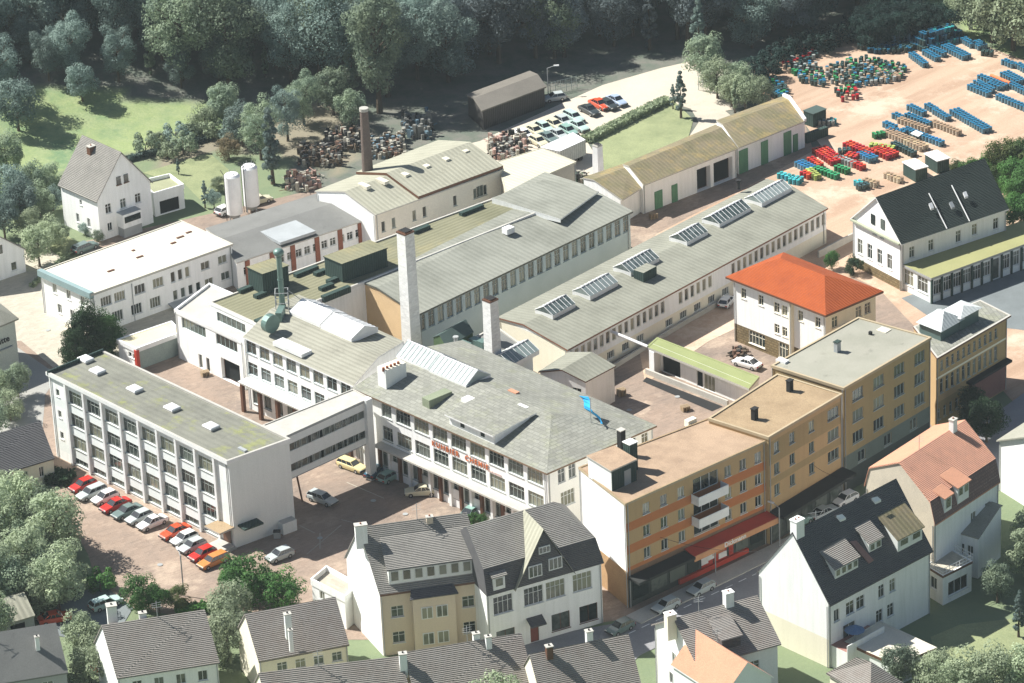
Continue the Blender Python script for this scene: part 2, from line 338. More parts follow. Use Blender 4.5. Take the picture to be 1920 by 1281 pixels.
        if wall_ends:
            C=s.C; c0,c1,d1,d0=C[e],C[(e+1)%n],C[(e+2)%n],C[(e+3)%n]; Wd=(b0-a0).length
            ti=((c0-a0).dot((b0-a0).normalized()))/Wd
            def zp(t):
                for k in range(len(prof)-1):
                    if prof[k][0]<=t<=prof[k+1][0]: f=(t-prof[k][0])/(prof[k+1][0]-prof[k][0]+1e-9); return prof[k][1]*(1-f)+prof[k+1][1]*f
                return 0
            for A,B,ei in ((c0,d0,(e+3)%4),(c1,d1,(e+1)%4)):
                pts=[A+Z*s.h,B+Z*s.h]; rev=[]
                ts=[ti]+[t for t,_ in prof[1:-1] if ti<t<1-ti]+[1-ti]
                for t in ts[::-1]:
                    f=(t-ti)/(1-2*ti); rev.append(A.lerp(B,f)+Z*(s.h+zp(t)-th*.6))
                pl=pts+rev
                nn=(B-A).cross(Z); out=(A+B)/2-s.c
                if nn.dot(out)<0: pl=pl[::-1]
                s.wmb.face(pl,(s.wmats.get(ei) or wm or W))
            if ti>0:   # lift side walls to underside of roof
                for A,B in ((c0,c1),(d0,d1)):
                    zz=s.h+zp(ti)-th*.6
                    if zz>s.h+.01:
                        pl=[A+Z*s.h,B+Z*s.h,B+Z*zz,A+Z*zz]; nn=(B-A).cross(Z)
                        if nn.dot((A+B)/2-s.c)<0: pl=pl[::-1]
                        s.wmb.face(pl,wm or W)
        return s.R
    def hip(s,e,rise,i0,i1,m,th=.25,fas=None,tr=.5,name='roof'):
        E=s.E; n=len(E); a0,a1,b1,b0=E[e],E[(e+1)%n],E[(e+2)%n],E[(e+3)%n]; Z=Vector((0,0,1)); L=(a1-a0).normalized()
        r0=a0.lerp(b0,tr)+L*i0+Z*(s.h+rise); r1=a1.lerp(b1,tr)-L*i1+Z*(s.h+rise); up=Z*s.h
        mb=MB()
        def f(*p):
            p=list(p)
            if area(p)<0: p=p[::-1]
            mb.face(p,m)
        f(a0+up,a1+up,r1,r0); f(b0+up,b1+up,r1,r0); f(a1+up,b1+up,r1)
        if i0: f(a0+up,b0+up,r0)
        P=[a0,a1,b1,b0]
        if area(P)<0: P=P[::-1]
        for i in range(4):
            p,q=P[i],P[(i+1)%4]; mb.face([p+Z*(s.h-th),q+Z*(s.h-th),q+up,p+up],fas or m)
        mb.face([p+Z*(s.h-th) for p in P[::-1]],fas or m)
        if not i0: mb.face([a0+up,r0,b0+up],fas or m)
        s.R=mb.build(name,s.root,ang=s.ang(e)); s.r0,s.r1=r0,r1; return s.R
    def flat(s,m,par=.25,pm=None,pw=.3,th=.25,fas=None,name='roof'):
        mb=MB(); P=s.E if area(s.E)>0 else s.E[::-1]
        I=inset(P,pw); z=s.h; n=len(P); zi=z-par
        pm=pm or fas or m; fas=fas or pm
        for i in range(n):
            a,b,c,d=P[i],P[(i+1)%n],I[(i+1)%n],I[i]; V=lambda p,zz: (p.x,p.y,zz)
            mb.face([V(a,z-th-par),V(b,z-th-par),V(b,z),V(a,z)],fas)
            mb.face([V(a,z),V(b,z),V(c,z),V(d,z)],pm)
            mb.face([V(c,zi),V(d,zi),V(d,z),V(c,z)],pm)
        mb.face([(p.x,p.y,zi) for p in I],m); mb.face([(p.x,p.y,z-th-par) for p in P[::-1]],fas)
        s.R=mb.build(name,s.root,ang=s.ang(0)); return s.R
    def rbox(s,name,u,v,z,l,w,hh,m,mt=None,e=0,parent=None,sink=.4,rot=0):
        g=G(u,v,z); mb=MB(); mb.box(g,s.ang(e)+rot,l,w,z-sink,z+hh,m,mt); return mb.build(name,parent or s.R,ang=s.ang(e)+rot)
    def chimney(s,u,v,z,hh,l=.9,w=.6,m=None,cap=None,e=0,sink=2.0,pots=1):
        g=G(u,v,z); mb=MB(); an=s.ang(e); mb.box(g,an,l,w,z-sink,z+hh,m or WS); mb.box(g,an,l+.16,w+.16,z+hh,z+hh+.12,cap or CONC)
        for k in range(pots):
            q=g+Vector((math.cos(an),math.sin(an),0))*((k-(pots-1)/2)*l*.8/max(1,pots)); mb.cyl(q,.11,z+hh+.12,z+hh+.3,BLK if not cap else BRICK,8)
        return mb.build('chimney',s.R,ang=an)
    def rooflight(s,u,v,z,l,w,hh,e=0,gable=True,fr=WP,gl=None,rot=0,sink=.3,name='rooflight'):
        """glazed lantern: curb, sloped glass and bars"""
        g=G(u,v,z); an=s.ang(e)+rot; X=Vector((math.cos(an),math.sin(an),0)); Y=Vector((-X.y,X.x,0)); Z=Vector((0,0,1)); gl=gl or GLR
        c=MB(); c.box(g,an,l,w,z-sink,z+.35,fr); o=c.build(name,s.R,ang=an)
        q=MB(); zb=z+.36; A=g-X*l/2; B=g+X*l/2; A.z=B.z=0
        rt=Z*(zb+hh)
        fL=[A-Y*w/2+Z*zb,B-Y*w/2+Z*zb,B+rt,A+rt]; fR=[A+Y*w/2+Z*zb,B+Y*w/2+Z*zb,B+rt,A+rt]
        for f in (fL,fR):
            q.face(f if area(f)>0 else f[::-1],gl)
        q.face([A-Y*w/2+Z*zb,A+rt,A+Y*w/2+Z*zb],gl); q.face([B-Y*w/2+Z*zb,B+Y*w/2+Z*zb,B+rt],gl); q.build('glazing',o,ang=an)
        r=MB(); n=max(3,int(l/.8))
        for k in range(n+1):
            p=A.lerp(B,k/n); 
            for sg in (-1,1): r.rod(p+Y*sg*w/2+Z*(zb+.03),p+rt+Z*.03,.05,fr,4)
        r.rod(A+rt+Z*.03,B+rt+Z*.03,.08,fr,4); r.build('glazing_bars',o,ang=an)
        return o
def dirq(a,b): return math.atan2((b-a).y,(b-a).x)
def poly_sheet(name,px,z,m,label=None,ang=0,world=None):
    P=world or [G(u,v) for u,v in px]; mb=MB()
    if area(P)<0: P=P[::-1]
    mb.face([(p.x,p.y,z) for p in P],m); o=mb.build(name,ang=ang,origin=(0,0,0)); tag(o,label or None,None,None,'structure'); return o
def copy_tree(o,parent=None,group=None):
    c=o.copy(); COL.objects.link(c); c.parent=parent
    for ch in o.children: copy_tree(ch,c)
    return c
# =================================================================== GROUND
FF=mat('yard_paving',(0.318,0.237,0.180),(0.204,0.166,0.138),spots=0.6,scale=.12,amt=.85,pattern='brick',pp=(.9,.45),pcol=.93,grain=.12,moss=(.55,.43,.32),mossamt=.5)
GRAV=mat('yard_gravel',(0.460,0.327,0.230),(0.331,0.216,0.143),spots=0.35,scale=.09,amt=.8,grain=.12,moss=(.60,.48,.365),mossamt=.7,bump=.2,streak=True)
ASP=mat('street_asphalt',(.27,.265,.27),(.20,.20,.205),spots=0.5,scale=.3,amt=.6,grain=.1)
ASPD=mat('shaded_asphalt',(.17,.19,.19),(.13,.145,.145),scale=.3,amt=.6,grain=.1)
PAV=mat('pale_paving',(.50,.455,.36),(.41,.37,.30),spots=0.35,scale=.15,amt=.7,grain=.08,pattern='brick',pp=(.9,.45),pcol=.87)
LAWN=mat('lawn',(.25,.275,.14),(.15,.18,.09),scale=.25,amt=.8,grain=.18,bump=.3)
LOTG=mat('pale_gravel',(.52,.46,.37),(.38,.35,.28),spots=0.4,scale=.12,amt=.7,grain=.1)
def ground_mat():
    m=bpy.data.materials.new('terrain_cover'); m.use_nodes=True; N=m.node_tree.nodes; L=m.node_tree.links; bs=N['Principled BSDF']; bs.inputs['Roughness'].default_value=.95; bs.inputs['Specular IOR Level'].default_value=.1
    at=N.new('ShaderNodeAttribute'); at.attribute_name='cover'; g=N.new('ShaderNodeNewGeometry')
    def nz(s,d=6,r=.7):
        n=N.new('ShaderNodeTexNoise'); n.inputs['Scale'].default_value=s; n.inputs['Detail'].default_value=d; n.inputs['Roughness'].default_value=r; L.new(g.outputs['Position'],n.inputs[0]); return n.outputs['Fac']
    def rp(f,a,b,c,d):
        r=N.new('ShaderNodeMapRange'); r.inputs[1].default_value=a; r.inputs[2].default_value=b; r.inputs[3].default_value=c; r.inputs[4].default_value=d; L.new(f,r.inputs[0]); return r.outputs[0]
    def mx(f,a,b):
        x=N.new('ShaderNodeMix'); x.data_type='RGBA'; L.new(f,x.inputs[0])
        for i,c in ((6,a),(7,b)):
            if isinstance(c,tuple): x.inputs[i].default_value=(*c,1)
            else: L.new(c,x.inputs[i])
        return x.outputs[2]
    grass=mx(rp(nz(.06),.42,.58,0,1),(.28,.34,.15),(.13,.22,.12)); grass=mx(rp(nz(.35),.4,.62,0,.7),grass,(.33,.37,.19)); grass=mx(rp(nz(2.5,3),.35,.7,0,.45),grass,(.16,.22,.11))
    soil=mx(rp(nz(.25),.4,.6,0,1),(.12,.14,.11),(.17,.165,.14))
    s=N.new('ShaderNodeSeparateColor'); L.new(at.outputs[0],s.inputs[0])
    c=mx(s.outputs[0],soil,grass); c=mx(s.outputs[1],c,(.26,.22,.16)); c=mx(s.outputs[2],c,(.17,.21,.12))
    L.new(c,bs.inputs[0]); b=N.new('ShaderNodeBump'); b.inputs['Distance'].default_value=.5; b.inputs['Strength'].default_value=.25; L.new(nz(1.6),b.inputs['Height']); L.new(b.outputs[0],bs.inputs['Normal']); return m
def inpoly(x,y,P):
    c=False;n=len(P)
    for i in range(n):
        a,b=P[i],P[i-1]
        if (a[1]>y)!=(b[1]>y) and x<(b[0]-a[0])*(y-a[1])/(b[1]-a[1])+a[0]: c=not c
    return c
def pj(p):
    q=p-Vector((0,0,HC)); z=q.dot(FW); return 960+FOC*q.dot(RV)/z, 640.5-FOC*q.dot(UV)/z
MEADOW=[(-300,140),(0,165),(120,160),(190,172),(330,190),(440,205),(470,240),(400,250),(260,285),(150,310),(110,330),(0,400),(-300,430)]
MEADOW2=[(1690,-60),(1725,0),(1770,35),(1830,78),(1925,120),(2200,230),(2200,120),(1925,90),(1870,60),(1800,10),(1760,-60)]
DRY=[(260,285),(400,250),(470,215),(640,180),(700,260),(640,330),(560,300),(420,280),(300,320)]
GARD=[(-300,420),(120,340),(330,280),(520,260),(560,390),(300,480),(60,520),(-300,560)]
GRID=G(960,640)
xs=[-1400,-900,-550,-330]+[-150+2.2*i for i in range(int(300/2.2))]+[330,550,900,1400]
gy0=G(960,1400).y; gy1=gy0+420
ys=[-300,gy0-250,gy0-90]+[gy0+2.6*i for i in range(int(420/2.6))]+[gy1+60,gy1+200,gy1+500]
vs=[];cov=[]
for y in ys:
    for x in xs:
        p=Vector((x,y,terr(x,y))); vs.append(p); u,v=pj(p)
        far=1.0; r=g_=b_=0.0
        if inpoly(u,v,MEADOW) or inpoly(u,v,MEADOW2): r=1.0
        elif inpoly(u,v,DRY): r,g_=.2,.75
        elif inpoly(u,v,GARD): r,b_=.6,.6
        elif v>420: b_=.8; r=.6
        cov.append((r,g_,b_,1))
nx=len(xs); fs=[(j*nx+i,j*nx+i+1,(j+1)*nx+i+1,(j+1)*nx+i) for j in range(len(ys)-1) for i in range(nx-1)]
me=bpy.data.meshes.new('ground'); me.from_pydata(vs,[],fs); ca=me.color_attributes.new('cover','FLOAT_COLOR','POINT')
for i,c in enumerate(cov): ca.data[i].color=c
me.materials.append(ground_mat()); me.polygons.foreach_set('use_smooth',[True]*len(fs)); o=bpy.data.objects.new('ground',me); COL.objects.link(o); tag(o,'grassy and wooded valley ground rising to the hillside',kind='structure')
STR=math.atan2(*(lambda d:(d.y,d.x))(G(1580,960)-G(1181,1150)))
poly_sheet('yard',[(-200,740),(-200,470),(80,470),(400,400),(700,330),(1000,330),(1180,330),(1500,200),(1560,400),(1700,560),(1760,800),(1440,1030),(1180,1160),(920,1200),(600,1200),(240,1140),(190,1120),(165,1040),(120,960),(90,900),(60,900),(0,800)],.03,FF,'reddish paved factory yard',ang=math.radians(35))
poly_sheet('forecourt',[(-60,470),(90,450),(440,520),(330,640),(200,680),(100,690),(40,640),(-60,640)],.045,PAV,'pale paved forecourt beside the long white building',ang=.5)
poly_sheet('gravel_yard',[(1395,150),(1500,85),(1640,28),(1740,42),(1800,70),(1925,115),(2300,240),(2300,700),(1905,760),(1850,700),(1750,650),(1650,545),(1600,520),(1500,560),(1330,640),(1210,720),(1180,560),(1230,440),(1440,330),(1540,275),(1510,235),(1420,180)],.06,GRAV,'pinkish cream gravel storage yard',ang=dirq(G(1300,640),G(1900,350))-math.pi/2)
poly_sheet('car_park_gravel',[(660,345),(760,300),(900,265),(1030,205),(1130,160),(1240,128),(1320,110),(1400,150),(1400,200),(1330,215),(1240,188),(1180,215),(1100,265),(1140,330),(1090,345),(930,330),(700,350)],.05,LOTG,'pale gravel strip with parked cars below the forest')
poly_sheet('path',[(1225,185),(1290,170),(1330,185),(1380,225),(1320,262),(1280,275),(1310,230),(1290,195)],.065,LOTG,'pale gravel path behind the sheds')
poly_sheet('lawn',[(1110,262),(1200,205),(1262,188),(1300,225),(1290,262),(1180,310),(1120,330)],.07,LAWN,'rough green bank between car park and sheds')
poly_sheet('lawn',[(268,325),(392,287),(430,320),(420,350),(380,380),(345,345),(300,335)],.07,LAWN,'small garden lawn behind the white villa')
poly_sheet('lawn',[(72,455),(110,428),(160,470),(140,500)],.07,LAWN,'patch of lawn beside the white villa')
poly_sheet('lawn',[(1745,1195),(1800,1172),(1905,1160),(1990,1200),(1960,1300),(1760,1260)],.06,LAWN,'sunlit garden lawn behind the row houses')
poly_sheet('street',[(1120,1300),(900,1215),(1180,1165),(1450,1040),(1590,975),(1760,850),(1910,745),(2100,600),(2250,700),(1930,850),(1700,1010),(1520,1080),(1300,1180),(1200,1230)],.08,ASP,'asphalt street in front of the yellow buildings',ang=STR)
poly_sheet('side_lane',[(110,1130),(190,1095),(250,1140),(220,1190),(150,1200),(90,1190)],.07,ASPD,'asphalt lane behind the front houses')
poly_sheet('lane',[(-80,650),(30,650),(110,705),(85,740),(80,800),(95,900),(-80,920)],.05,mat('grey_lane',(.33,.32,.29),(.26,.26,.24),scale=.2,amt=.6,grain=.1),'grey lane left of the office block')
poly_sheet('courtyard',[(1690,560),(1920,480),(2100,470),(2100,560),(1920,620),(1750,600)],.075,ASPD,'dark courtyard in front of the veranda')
# pavement with kerb along the shops
mb=MB(); A=G(1176,1158);B=G(1590,955);C_=G(1765,815); off=(B-A).normalized().cross(Vector((0,0,1)))*-1
n1=(B-A).normalized(); n1=Vector((n1.y,-n1.x,0)); n2=(C_-B).normalized(); n2=Vector((n2.y,-n2.x,0))
mb.prism([A-n1*.2,B-n1*.2,B+n1*2.6,A+n1*2.6],.02,.2,CONC); mb.prism([B-n2*.2,C_-n2*.2,C_+n2*2.6,B+n2*2.6],.02,.196,CONC)
tag(mb.build('pavement',ang=STR),kind='structure',label='raised pavement with kerb below the shops')
mb=MB()
for k in range(16):
    p=G(1150,1203).lerp(G(1560,1010),k/16); q=G(1150,1203).lerp(G(1560,1010),k/16+.035); t=(q-p).normalized(); nn=Vector((-t.y,t.x,0))*.08
    mb.face([(*(p+nn).xy,.095),(*(p-nn).xy,.095),(*(q-nn).xy,.095),(*(q+nn).xy,.095)][::1],WP)
tag(mb.build('road_marking'),kind='structure',label='dashed white line along the street')
mb=MB()   # parking markings
for a,b in (((560,985),(590,1000)),((575,1040),(640,985)),((600,1030),(600,1000)),((640,975),(700,990)),((650,905),(720,935))):
    p,q=G(*a),G(*b); t=(q-p).normalized(); nn=Vector((-t.y,t.x,0))*.07
    P=[p+nn,p-nn,q-nn,q+nn]; P=P if area(P)>0 else P[::-1]; mb.face([(*x.xy,.05) for x in P],PAV)
tag(mb.build('parking_marking'),kind='structure')
# =================================================================== OFFICE BLOCK
b=Bld('office_block','white four storey office block with flat grey roof and white pilasters','office building',[(85,697),(425,865),(545,822),(190,655)],13.2,ins=[.35,.15,.15,.15])
for zt in (9.75,6.3,2.85): b.row(0,8,.10,.925,3.35,zt,2.05,nx=4,nz=2,fr=FRAMEG,gl=GLC,depth=.22)
b.row(0,8,.10,.925,3.35,.45,.95,nx=4,fr=FRAMEG,depth=.22)
for z in (9.9,6.6,3.3): b.row(0,1,.03,.06,.8,z,1.1,nx=1)
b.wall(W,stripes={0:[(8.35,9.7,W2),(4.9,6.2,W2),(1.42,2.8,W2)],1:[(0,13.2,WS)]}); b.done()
b.flat(OFFR,par=.3,pm=CONC,pw=.35,fas=WP)
a_,b_,t_,n_,L_=b.edge(0)
for k in range(9):
    p=a_+t_*(L_*(.10+.825*k/8))+n_*.14; m=MB(); m.box(p,math.atan2(t_.y,t_.x),.42,.34,0,12.55,WP); m.build('pilaster',b.root)
for (u,v) in ((161,677),(183,699),(253,733),(323,768),(396,803)):
    z=12.9; g=G(u,v,z); m=MB(); an=b.ang(0); m.box(g,an,1.9,1.5,z-.1,z+.28,CONC)
    c,s_=math.cos(an),math.sin(an); X=Vector((c,s_,0));Y=Vector((-s_,c,0))
    def ring(k,zz,l=2.0,w_=1.6): return [g+X*(sx*l/2*k)+Y*(sy*w_/2*k)+Vector((0,0,zz-g.z)) for sx,sy in ((-1,-1),(1,-1),(1,1),(-1,1))]
    r1,r2,r3=ring(1,z+.28),ring(.93,z+.5),ring(.6,z+.66)
    for q,r in ((r1,r2),(r2,r3)):
        for i in range(4): m.face([q[i],q[(i+1)%4],r[(i+1)%4],r[i]],WP)
    m.face(r3,WP); m.build('skylight',b.R)
b.rbox('roof_vent',455,845,12.9,1.5,.5,.3,LEAD)
# dark upstand along the far short edge of roof
m=MB(); p,q=b.E[3],b.E[0]; d=(q-p).normalized(); nn=Vector((d.y,-d.x,0)); 
if nn.dot((b.E[1]+b.E[2])/2-(p+q)/2)<0: nn=-nn
m.prism([p+nn*.36,q+nn*.36,q+nn*.62,p+nn*.62],12.8,13.45,DGREEN); m.build('roof_upstand',b.R)
# entrance: canopy, steps, door
p=a_+t_*(L_*.962)+n_*1.2; m=MB(); m.box(p,b.ang(0),3.2,2.6,3.0,3.25,CONC,TANR2); m.build('entrance_canopy',b.root)
m=MB(); m.box(a_+t_*(L_*.962)+n_*.06,b.ang(0),1.6,.1,.5,2.7,BRP); m.build('door',b.root)
m=MB(); m.box(p+n_*.6,b.ang(0),3.6,3.6,0.02,.28,CONC); m.box(p+n_*.3,b.ang(0),3.0,2.6,.28,.5,CONC); m.build('steps',b.root)
a1,b1,t1,n1_,L1=b.edge(1); p=a1+t1*2.1+n1_*.9; m=MB(); m.box(p,b.ang(1),3.0,1.7,3.1,3.35,DGREEN); m.build('side_canopy',b.root)
m=MB(); m.box(a1+t1*(L1-1.6)+n1_*.6,b.ang(1),2.2,1.2,0,1.7,WS,CONC); m.build('bin_store',b.root)
OFF=b
# =================================================================== BRIDGE
b=Bld('enclosed_bridge','grey two storey enclosed bridge linking office block and main building','bridge',[(491,797),(535,818),(694,746),(662,729)],12.2,ins=.12,z0=5.6)
for z in (9.55,6.5): b.row(1,7,.0,.97,2.75,z,1.15,nx=3,fr=FRAMEG,gl=GL,depth=.12,sill=False)
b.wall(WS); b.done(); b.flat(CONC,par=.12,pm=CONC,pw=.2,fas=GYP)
b.wmb=MB(); 
m=MB(); m.prism(b.C,5.45,5.6,GYP); m.build('floor_slab',b.root)
g=G(697,893); m=MB(); m.box(g,b.ang(1),.7,.7,0,5.45,GYP); m.build('column',b.root)
m=MB(); g=G(556,890,5.4); m.rod(g,G(567,940),.14,BRP,6); m.build('column',b.root)
m=MB(); g=G(689,760,12); m.box(G(690,788,9),b.ang(1),1.1,1.0,0,12.3,WS); m.build('stair_pier',b.root)
# =================================================================== MAIN BUILDING
b=Bld('main_factory_building','large white factory building with pale hipped roof and red lettering on its front','factory',[(660,728),(1025,888),(1232,798),(867,638)],11.7,ins=[.55,.5,.3,.05])
L0=b.edge(0)[4]
for z,h in ((9.0,2.1),(5.5,2.1)):
    b.row(0,8,.205,.985,2.95,z,h,nx=4,nz=2,fr=FRAMEG,gl=GLC,depth=.2); b.row(0,1,.135,.195,2.0,z,h,nx=3,nz=2,fr=FRAMEG,gl=GL,depth=.2)
b.row(0,16,.12,.985,1.5,1.3,2.7,nx=2,nz=2,fr=FRAMEG,gl=GL,depth=.2)
b.row(1,2,.08,.28,1.25,9.1,2.0,nx=2,nz=2,fr=FRAME,gl=GLC); b.row(1,1,.08,.28,2.4,5.4,2.2,nx=4,nz=2,fr=FRAME,gl=GLC); b.row(1,5,.40,.98,1.2,9.3,1.7,nx=2,nz=2,fr=FRAME,gl=GLC); b.row(1,3,.4,.9,1.8,5.4,2.0,nx=3,nz=2,gl=GLC)
b.row(2,10,.05,.95,2.4,8.7,1.9,nx=3)
b.wall(W,mats={1:mat('ivory_render',(.86,.85,.78),(.76,.75,.68),scale=.4,amt=.3,streak=True,grain=.05)}); b.done(); b.hip(0,2.1,0,9.5,MAINR,fas=mat('gutter',(.2,.13,.08),grain=0))
a_,b_,t_,n_,L_=b.edge(0); an=b.ang(0)
m=MB(); m.box(a_+t_*(L_*.56)+n_*.75,an,L_*.87,1.5,4.7,4.95,CONC,CONC); m.build('canopy',b.root,ang=an)
for k in range(17):
    m=MB(); m.box(a_+t_*(L_*(.12+.865*k/16))+n_*.2,an,.45,.4,0,4.7,BRP if k%2==0 else WP); m.build('pier',b.root)
for k in (1,4,7,9,12):
    m=MB(); m.box(a_+t_*(L_*(.12+.865*(k+.5)/16))+n_*.06,an,2.0,.08,.05,2.7,WP if k!=4 else GYP); m.build('door',b.root)
def lettering(txt,pos,ang,size,mt,parent,ext=.04,name='lettering',spc=1.0):
    cu=bpy.data.curves.new(name,'FONT'); cu.body=txt; cu.size=size; cu.extrude=ext; cu.space_character=spc; cu.offset=.012
    o=bpy.data.objects.new(name,cu); COL.objects.link(o); dg=bpy.context.evaluated_depsgraph_get(); me=bpy.data.meshes.new_from_object(o.evaluated_get(dg)); bpy.data.objects.remove(o)
    me.materials.clear(); me.materials.append(mt); o=bpy.data.objects.new(name,me); COL.objects.link(o); o.parent=parent
    M=Matrix.Translation(Vector(pos)-parent_world(parent))@Matrix.Rotation(ang,4,'Z')@Matrix.Rotation(math.pi/2,4,'X'); o.matrix_basis=M; return o
# facade runs a->b left to right seen from outside
p=a_+t_*(L_*.405)+n_*.08
def txtang(t): return math.atan2(t.y,t.x)
lettering('KUHBIER  CHEMIE',(p.x,p.y,7.95),txtang(t_),1.05,REDL,b.root,spc=1.36)
p=a_+t_*(L_*.70)+n_*.07; lettering('UNIVERSAL',(p.x,p.y,7.75),txtang(t_),.42,mat('faded_pink_paint',(.72,.55,.5),grain=0),b.root,spc=1.2,name='faded_lettering')
# roof furniture
zr=12.4
mb=MB(); g=G(735,712,zr+.3); an=b.ang(0)
b.rbox('chimney_block',736,716,zr,3.6,1.8,2.6,WS,CREAM,e=1)
m=MB(); g=G(733,688,zr+2.6); X=Vector((math.cos(b.ang(1)),math.sin(b.ang(1)),0))
for k in range(5): m.cyl(g+X*((k-2)*.65),.2,zr+2.4,zr+2.95,BRICK,8)
m.build('chimney_pots',b.R)
b.rbox('vent_hood',820,752,zr,4.0,1.5,1.0,mat('moss_metal',(.24,.27,.18)),e=1)
b.rbox('roof_hatch',878,754,zr+.4,1.4,1.3,.6,WP,e=0); b.rbox('roof_hatch',963,738,zr+.9,1.6,.7,.4,PKP,e=0); b.rbox('roof_hatch',980,770,zr+.6,1.7,1.1,.7,WP,e=0)
# big shed dormer
g=G(905,828,11.8); 
D=Bld.__new__(Bld)
A0=G(838,800,11.75); A1=G(922,838,11.75); t=(A1-A0).normalized(); nb=Vector((-t.y,t.x,0)); 
if nb.dot(b.c-A0)<0: nb=-nb
m=MB(); dep=7.5; zt=13.35; P=[A0+t*0+nb*.5,A1+nb*.5,A1+nb*dep,A0+nb*dep]
m.prism(P,11.4,zt,W,MAINR); dm=m.build('dormer',b.R,ang=an)
Pr=[A0-t*.4,A1+t*.4,A1+t*.4+nb*(dep+.4),A0-t*.4+nb*(dep+.4)]; m=MB(); m.slab([Pr[0]+Vector((0,0,zt+.12-11.75)),Pr[1]+Vector((0,0,zt+.12-11.75)),Pr[2]+Vector((0,0,zt+.62-11.75)),Pr[3]+Vector((0,0,zt+.62-11.75))],.2,MAINR,WP); m.build('dormer_roof',dm,ang=an)
for f in (.3,.75):
    q=A0.lerp(A1,f)+nb*.46; m=MB(); m.box(q,an,.7,.1,12.35,13.0,GL); m.build('dormer_window',dm)
# second small strip dormer behind pole
b.rooflight('x',0,0,0,1,1,1) if False else None
b.rooflight('r',796,672,12.9,8,4.2,1.1,rot=0) if False else None
for (u,v,l) in ((799,675,7.2),(862,703,7.4)): b.rooflight(u,v,13.3,l,4.6,1.5)
g=G(1108,790,13.0); m=MB(); m.rod((g.x,g.y,12),(g.x,g.y,16.5),.06,GYP); 
pole=m.build('flagpole',b.R)
FLG=mat('flag_cloth_blue',(.03,.38,.70),(.02,.25,.5),scale=1,grain=0)
m=MB(); A=G(1086,744,15.6); B=G(1100,746,15.8); C_=G(1128,796,13.1); D_=G(1104,772,13.6)
N_=8
for i in range(N_):
    f0,f1=i/N_,(i+1)/N_; wv=lambda f,k: Vector((.25*math.sin(f*9+k),.25*math.cos(f*7),0))
    p0=A.lerp(D_,min(1,f0*1.4)) if f0<.7 else D_.lerp(C_,(f0-.7)/.3); p1=A.lerp(D_,min(1,f1*1.4)) if f1<.7 else D_.lerp(C_,(f1-.7)/.3)
    q0=B.lerp(C_,f0); q1=B.lerp(C_,f1); m.face([p0+wv(f0,0),p1+wv(f1,0),q1+wv(f1,1),q0+wv(f0,1)],FLG)
fl=m.build('flag',ang=0); tag(fl,'bright blue flag blowing above the hipped roof of the main factory','flag'); sm=fl.modifiers.new('thick','SOLIDIFY'); sm.thickness=.06
MAINB=b
# =================================================================== WING
b=Bld('factory_wing','white factory wing with two rows of square windows left of the enclosed bridge','factory wing',[(455,632),(662,724),(757,640),(560,552)],11.4,ins=[.3,.0,.0,.0])
for z in (9.0,5.65): b.row(0,8,.0,.98,2.15,z,1.95,nx=2,nz=2,fr=FRAMEB,gl=GLC,depth=.18)
b.row(0,9,.02,.98,1.6,1.2,2.9,nx=2,nz=2,fr=FRAMEG,gl=GL,depth=.2)
b.wall(W); b.done if False else None
b.profile(0,[(0,0),(.5,1.0),(1,0)],CORR,th=.2,fas=WP,wm=W); b.done()
a_,b_,t_,n_,L_=b.edge(0); an=b.ang(0)
m=MB(); m.box(a_+t_*(L_*.5)+n_*.9,an,L_*.99,1.9,4.75,5.0,CONC,WP); m.build('canopy',b.root,ang=an)
for k in range(7):
    m=MB(); m.box(a_+t_*(L_*(.01+.98*k/6))+n_*1.2,an,.5,.5,0,4.75,BRP); m.build('pier',b.root)
for (u,v,l,w_) in ((596,590,6.6,5.0),(655,617,6.6,5.0)): b.rooflight(u,v,12.4,l,w_,1.1,gl=WP)
g=G(548,653,11.9); m=MB(); m.box(g,an,6.2,1.9,11.7,12.25,WP); m.build('roof_sheet',b.R,ang=an)
WING=b
# blower and steel stack
st=empty('steel_stack',G(530,578,11.9),'tall green-grey steel flue with ball cowl and snail-shaped blower on the wing roof','flue')
g=G(530,580,11.9); m=MB(); m.cyl(g,.42,12.5,20.2,STEEL,16,r2=.38); m.cyl(g,.52,12.3,12.6,STEEL,16); m.cyl(g,.47,16.5,16.62,STEEL,16); m.build('pipe',st,smooth=False)
m=MB()
for i in range(6):
    a0=math.pi*(i/6-.5); a1=math.pi*((i+1)/6-.5); r=.8
    for k in range(14):
        p=2*math.pi*k/14; q=2*math.pi*(k+1)/14; z=20.8
        F=lambda aa,pp: (g.x+r*math.cos(aa)*math.cos(pp),g.y+r*math.cos(aa)*math.sin(pp),z+.6*math.sin(aa)); m.face([F(a0,p),F(a0,q),F(a1,q),F(a1,p)],STEEL)
m.build('cowl',st,weld=True,smooth=True)
gb=G(508,622,12.2); m=MB(); X=Vector((math.cos(an),math.sin(an),0)); Yb=Vector((-X.y,X.x,0)); n=20
for k in range(n):
    a0,a1=2*math.pi*k/n,2*math.pi*(k+1)/n; R0=1.35
    P=lambda aa,s: gb+Yb*(R0*math.cos(aa))+X*(s*.5)+Vector((0,0,1.3+R0*math.sin(aa)))
    m.face([P(a0,-1),P(a1,-1),P(a1,1),P(a0,1)],STEEL); 
    for s in (-1,1): m.face([gb+X*(s*.5)+Vector((0,0,1.3)),P(a0,s),P(a1,s)] if s<0 else [gb+X*(s*.5)+Vector((0,0,1.3)),P(a1,s),P(a0,s)],STEEL)
m.build('blower',st,weld=True)
m=MB(); m.cyl(gb-X*.9,.6,13.1,13.15,BLK,12); m.rod(gb-X*1.0+Vector((0,0,1.3)),gb-X*.6+Vector((0,0,1.3)),.75,WP,12); m.build('blower_inlet',st)
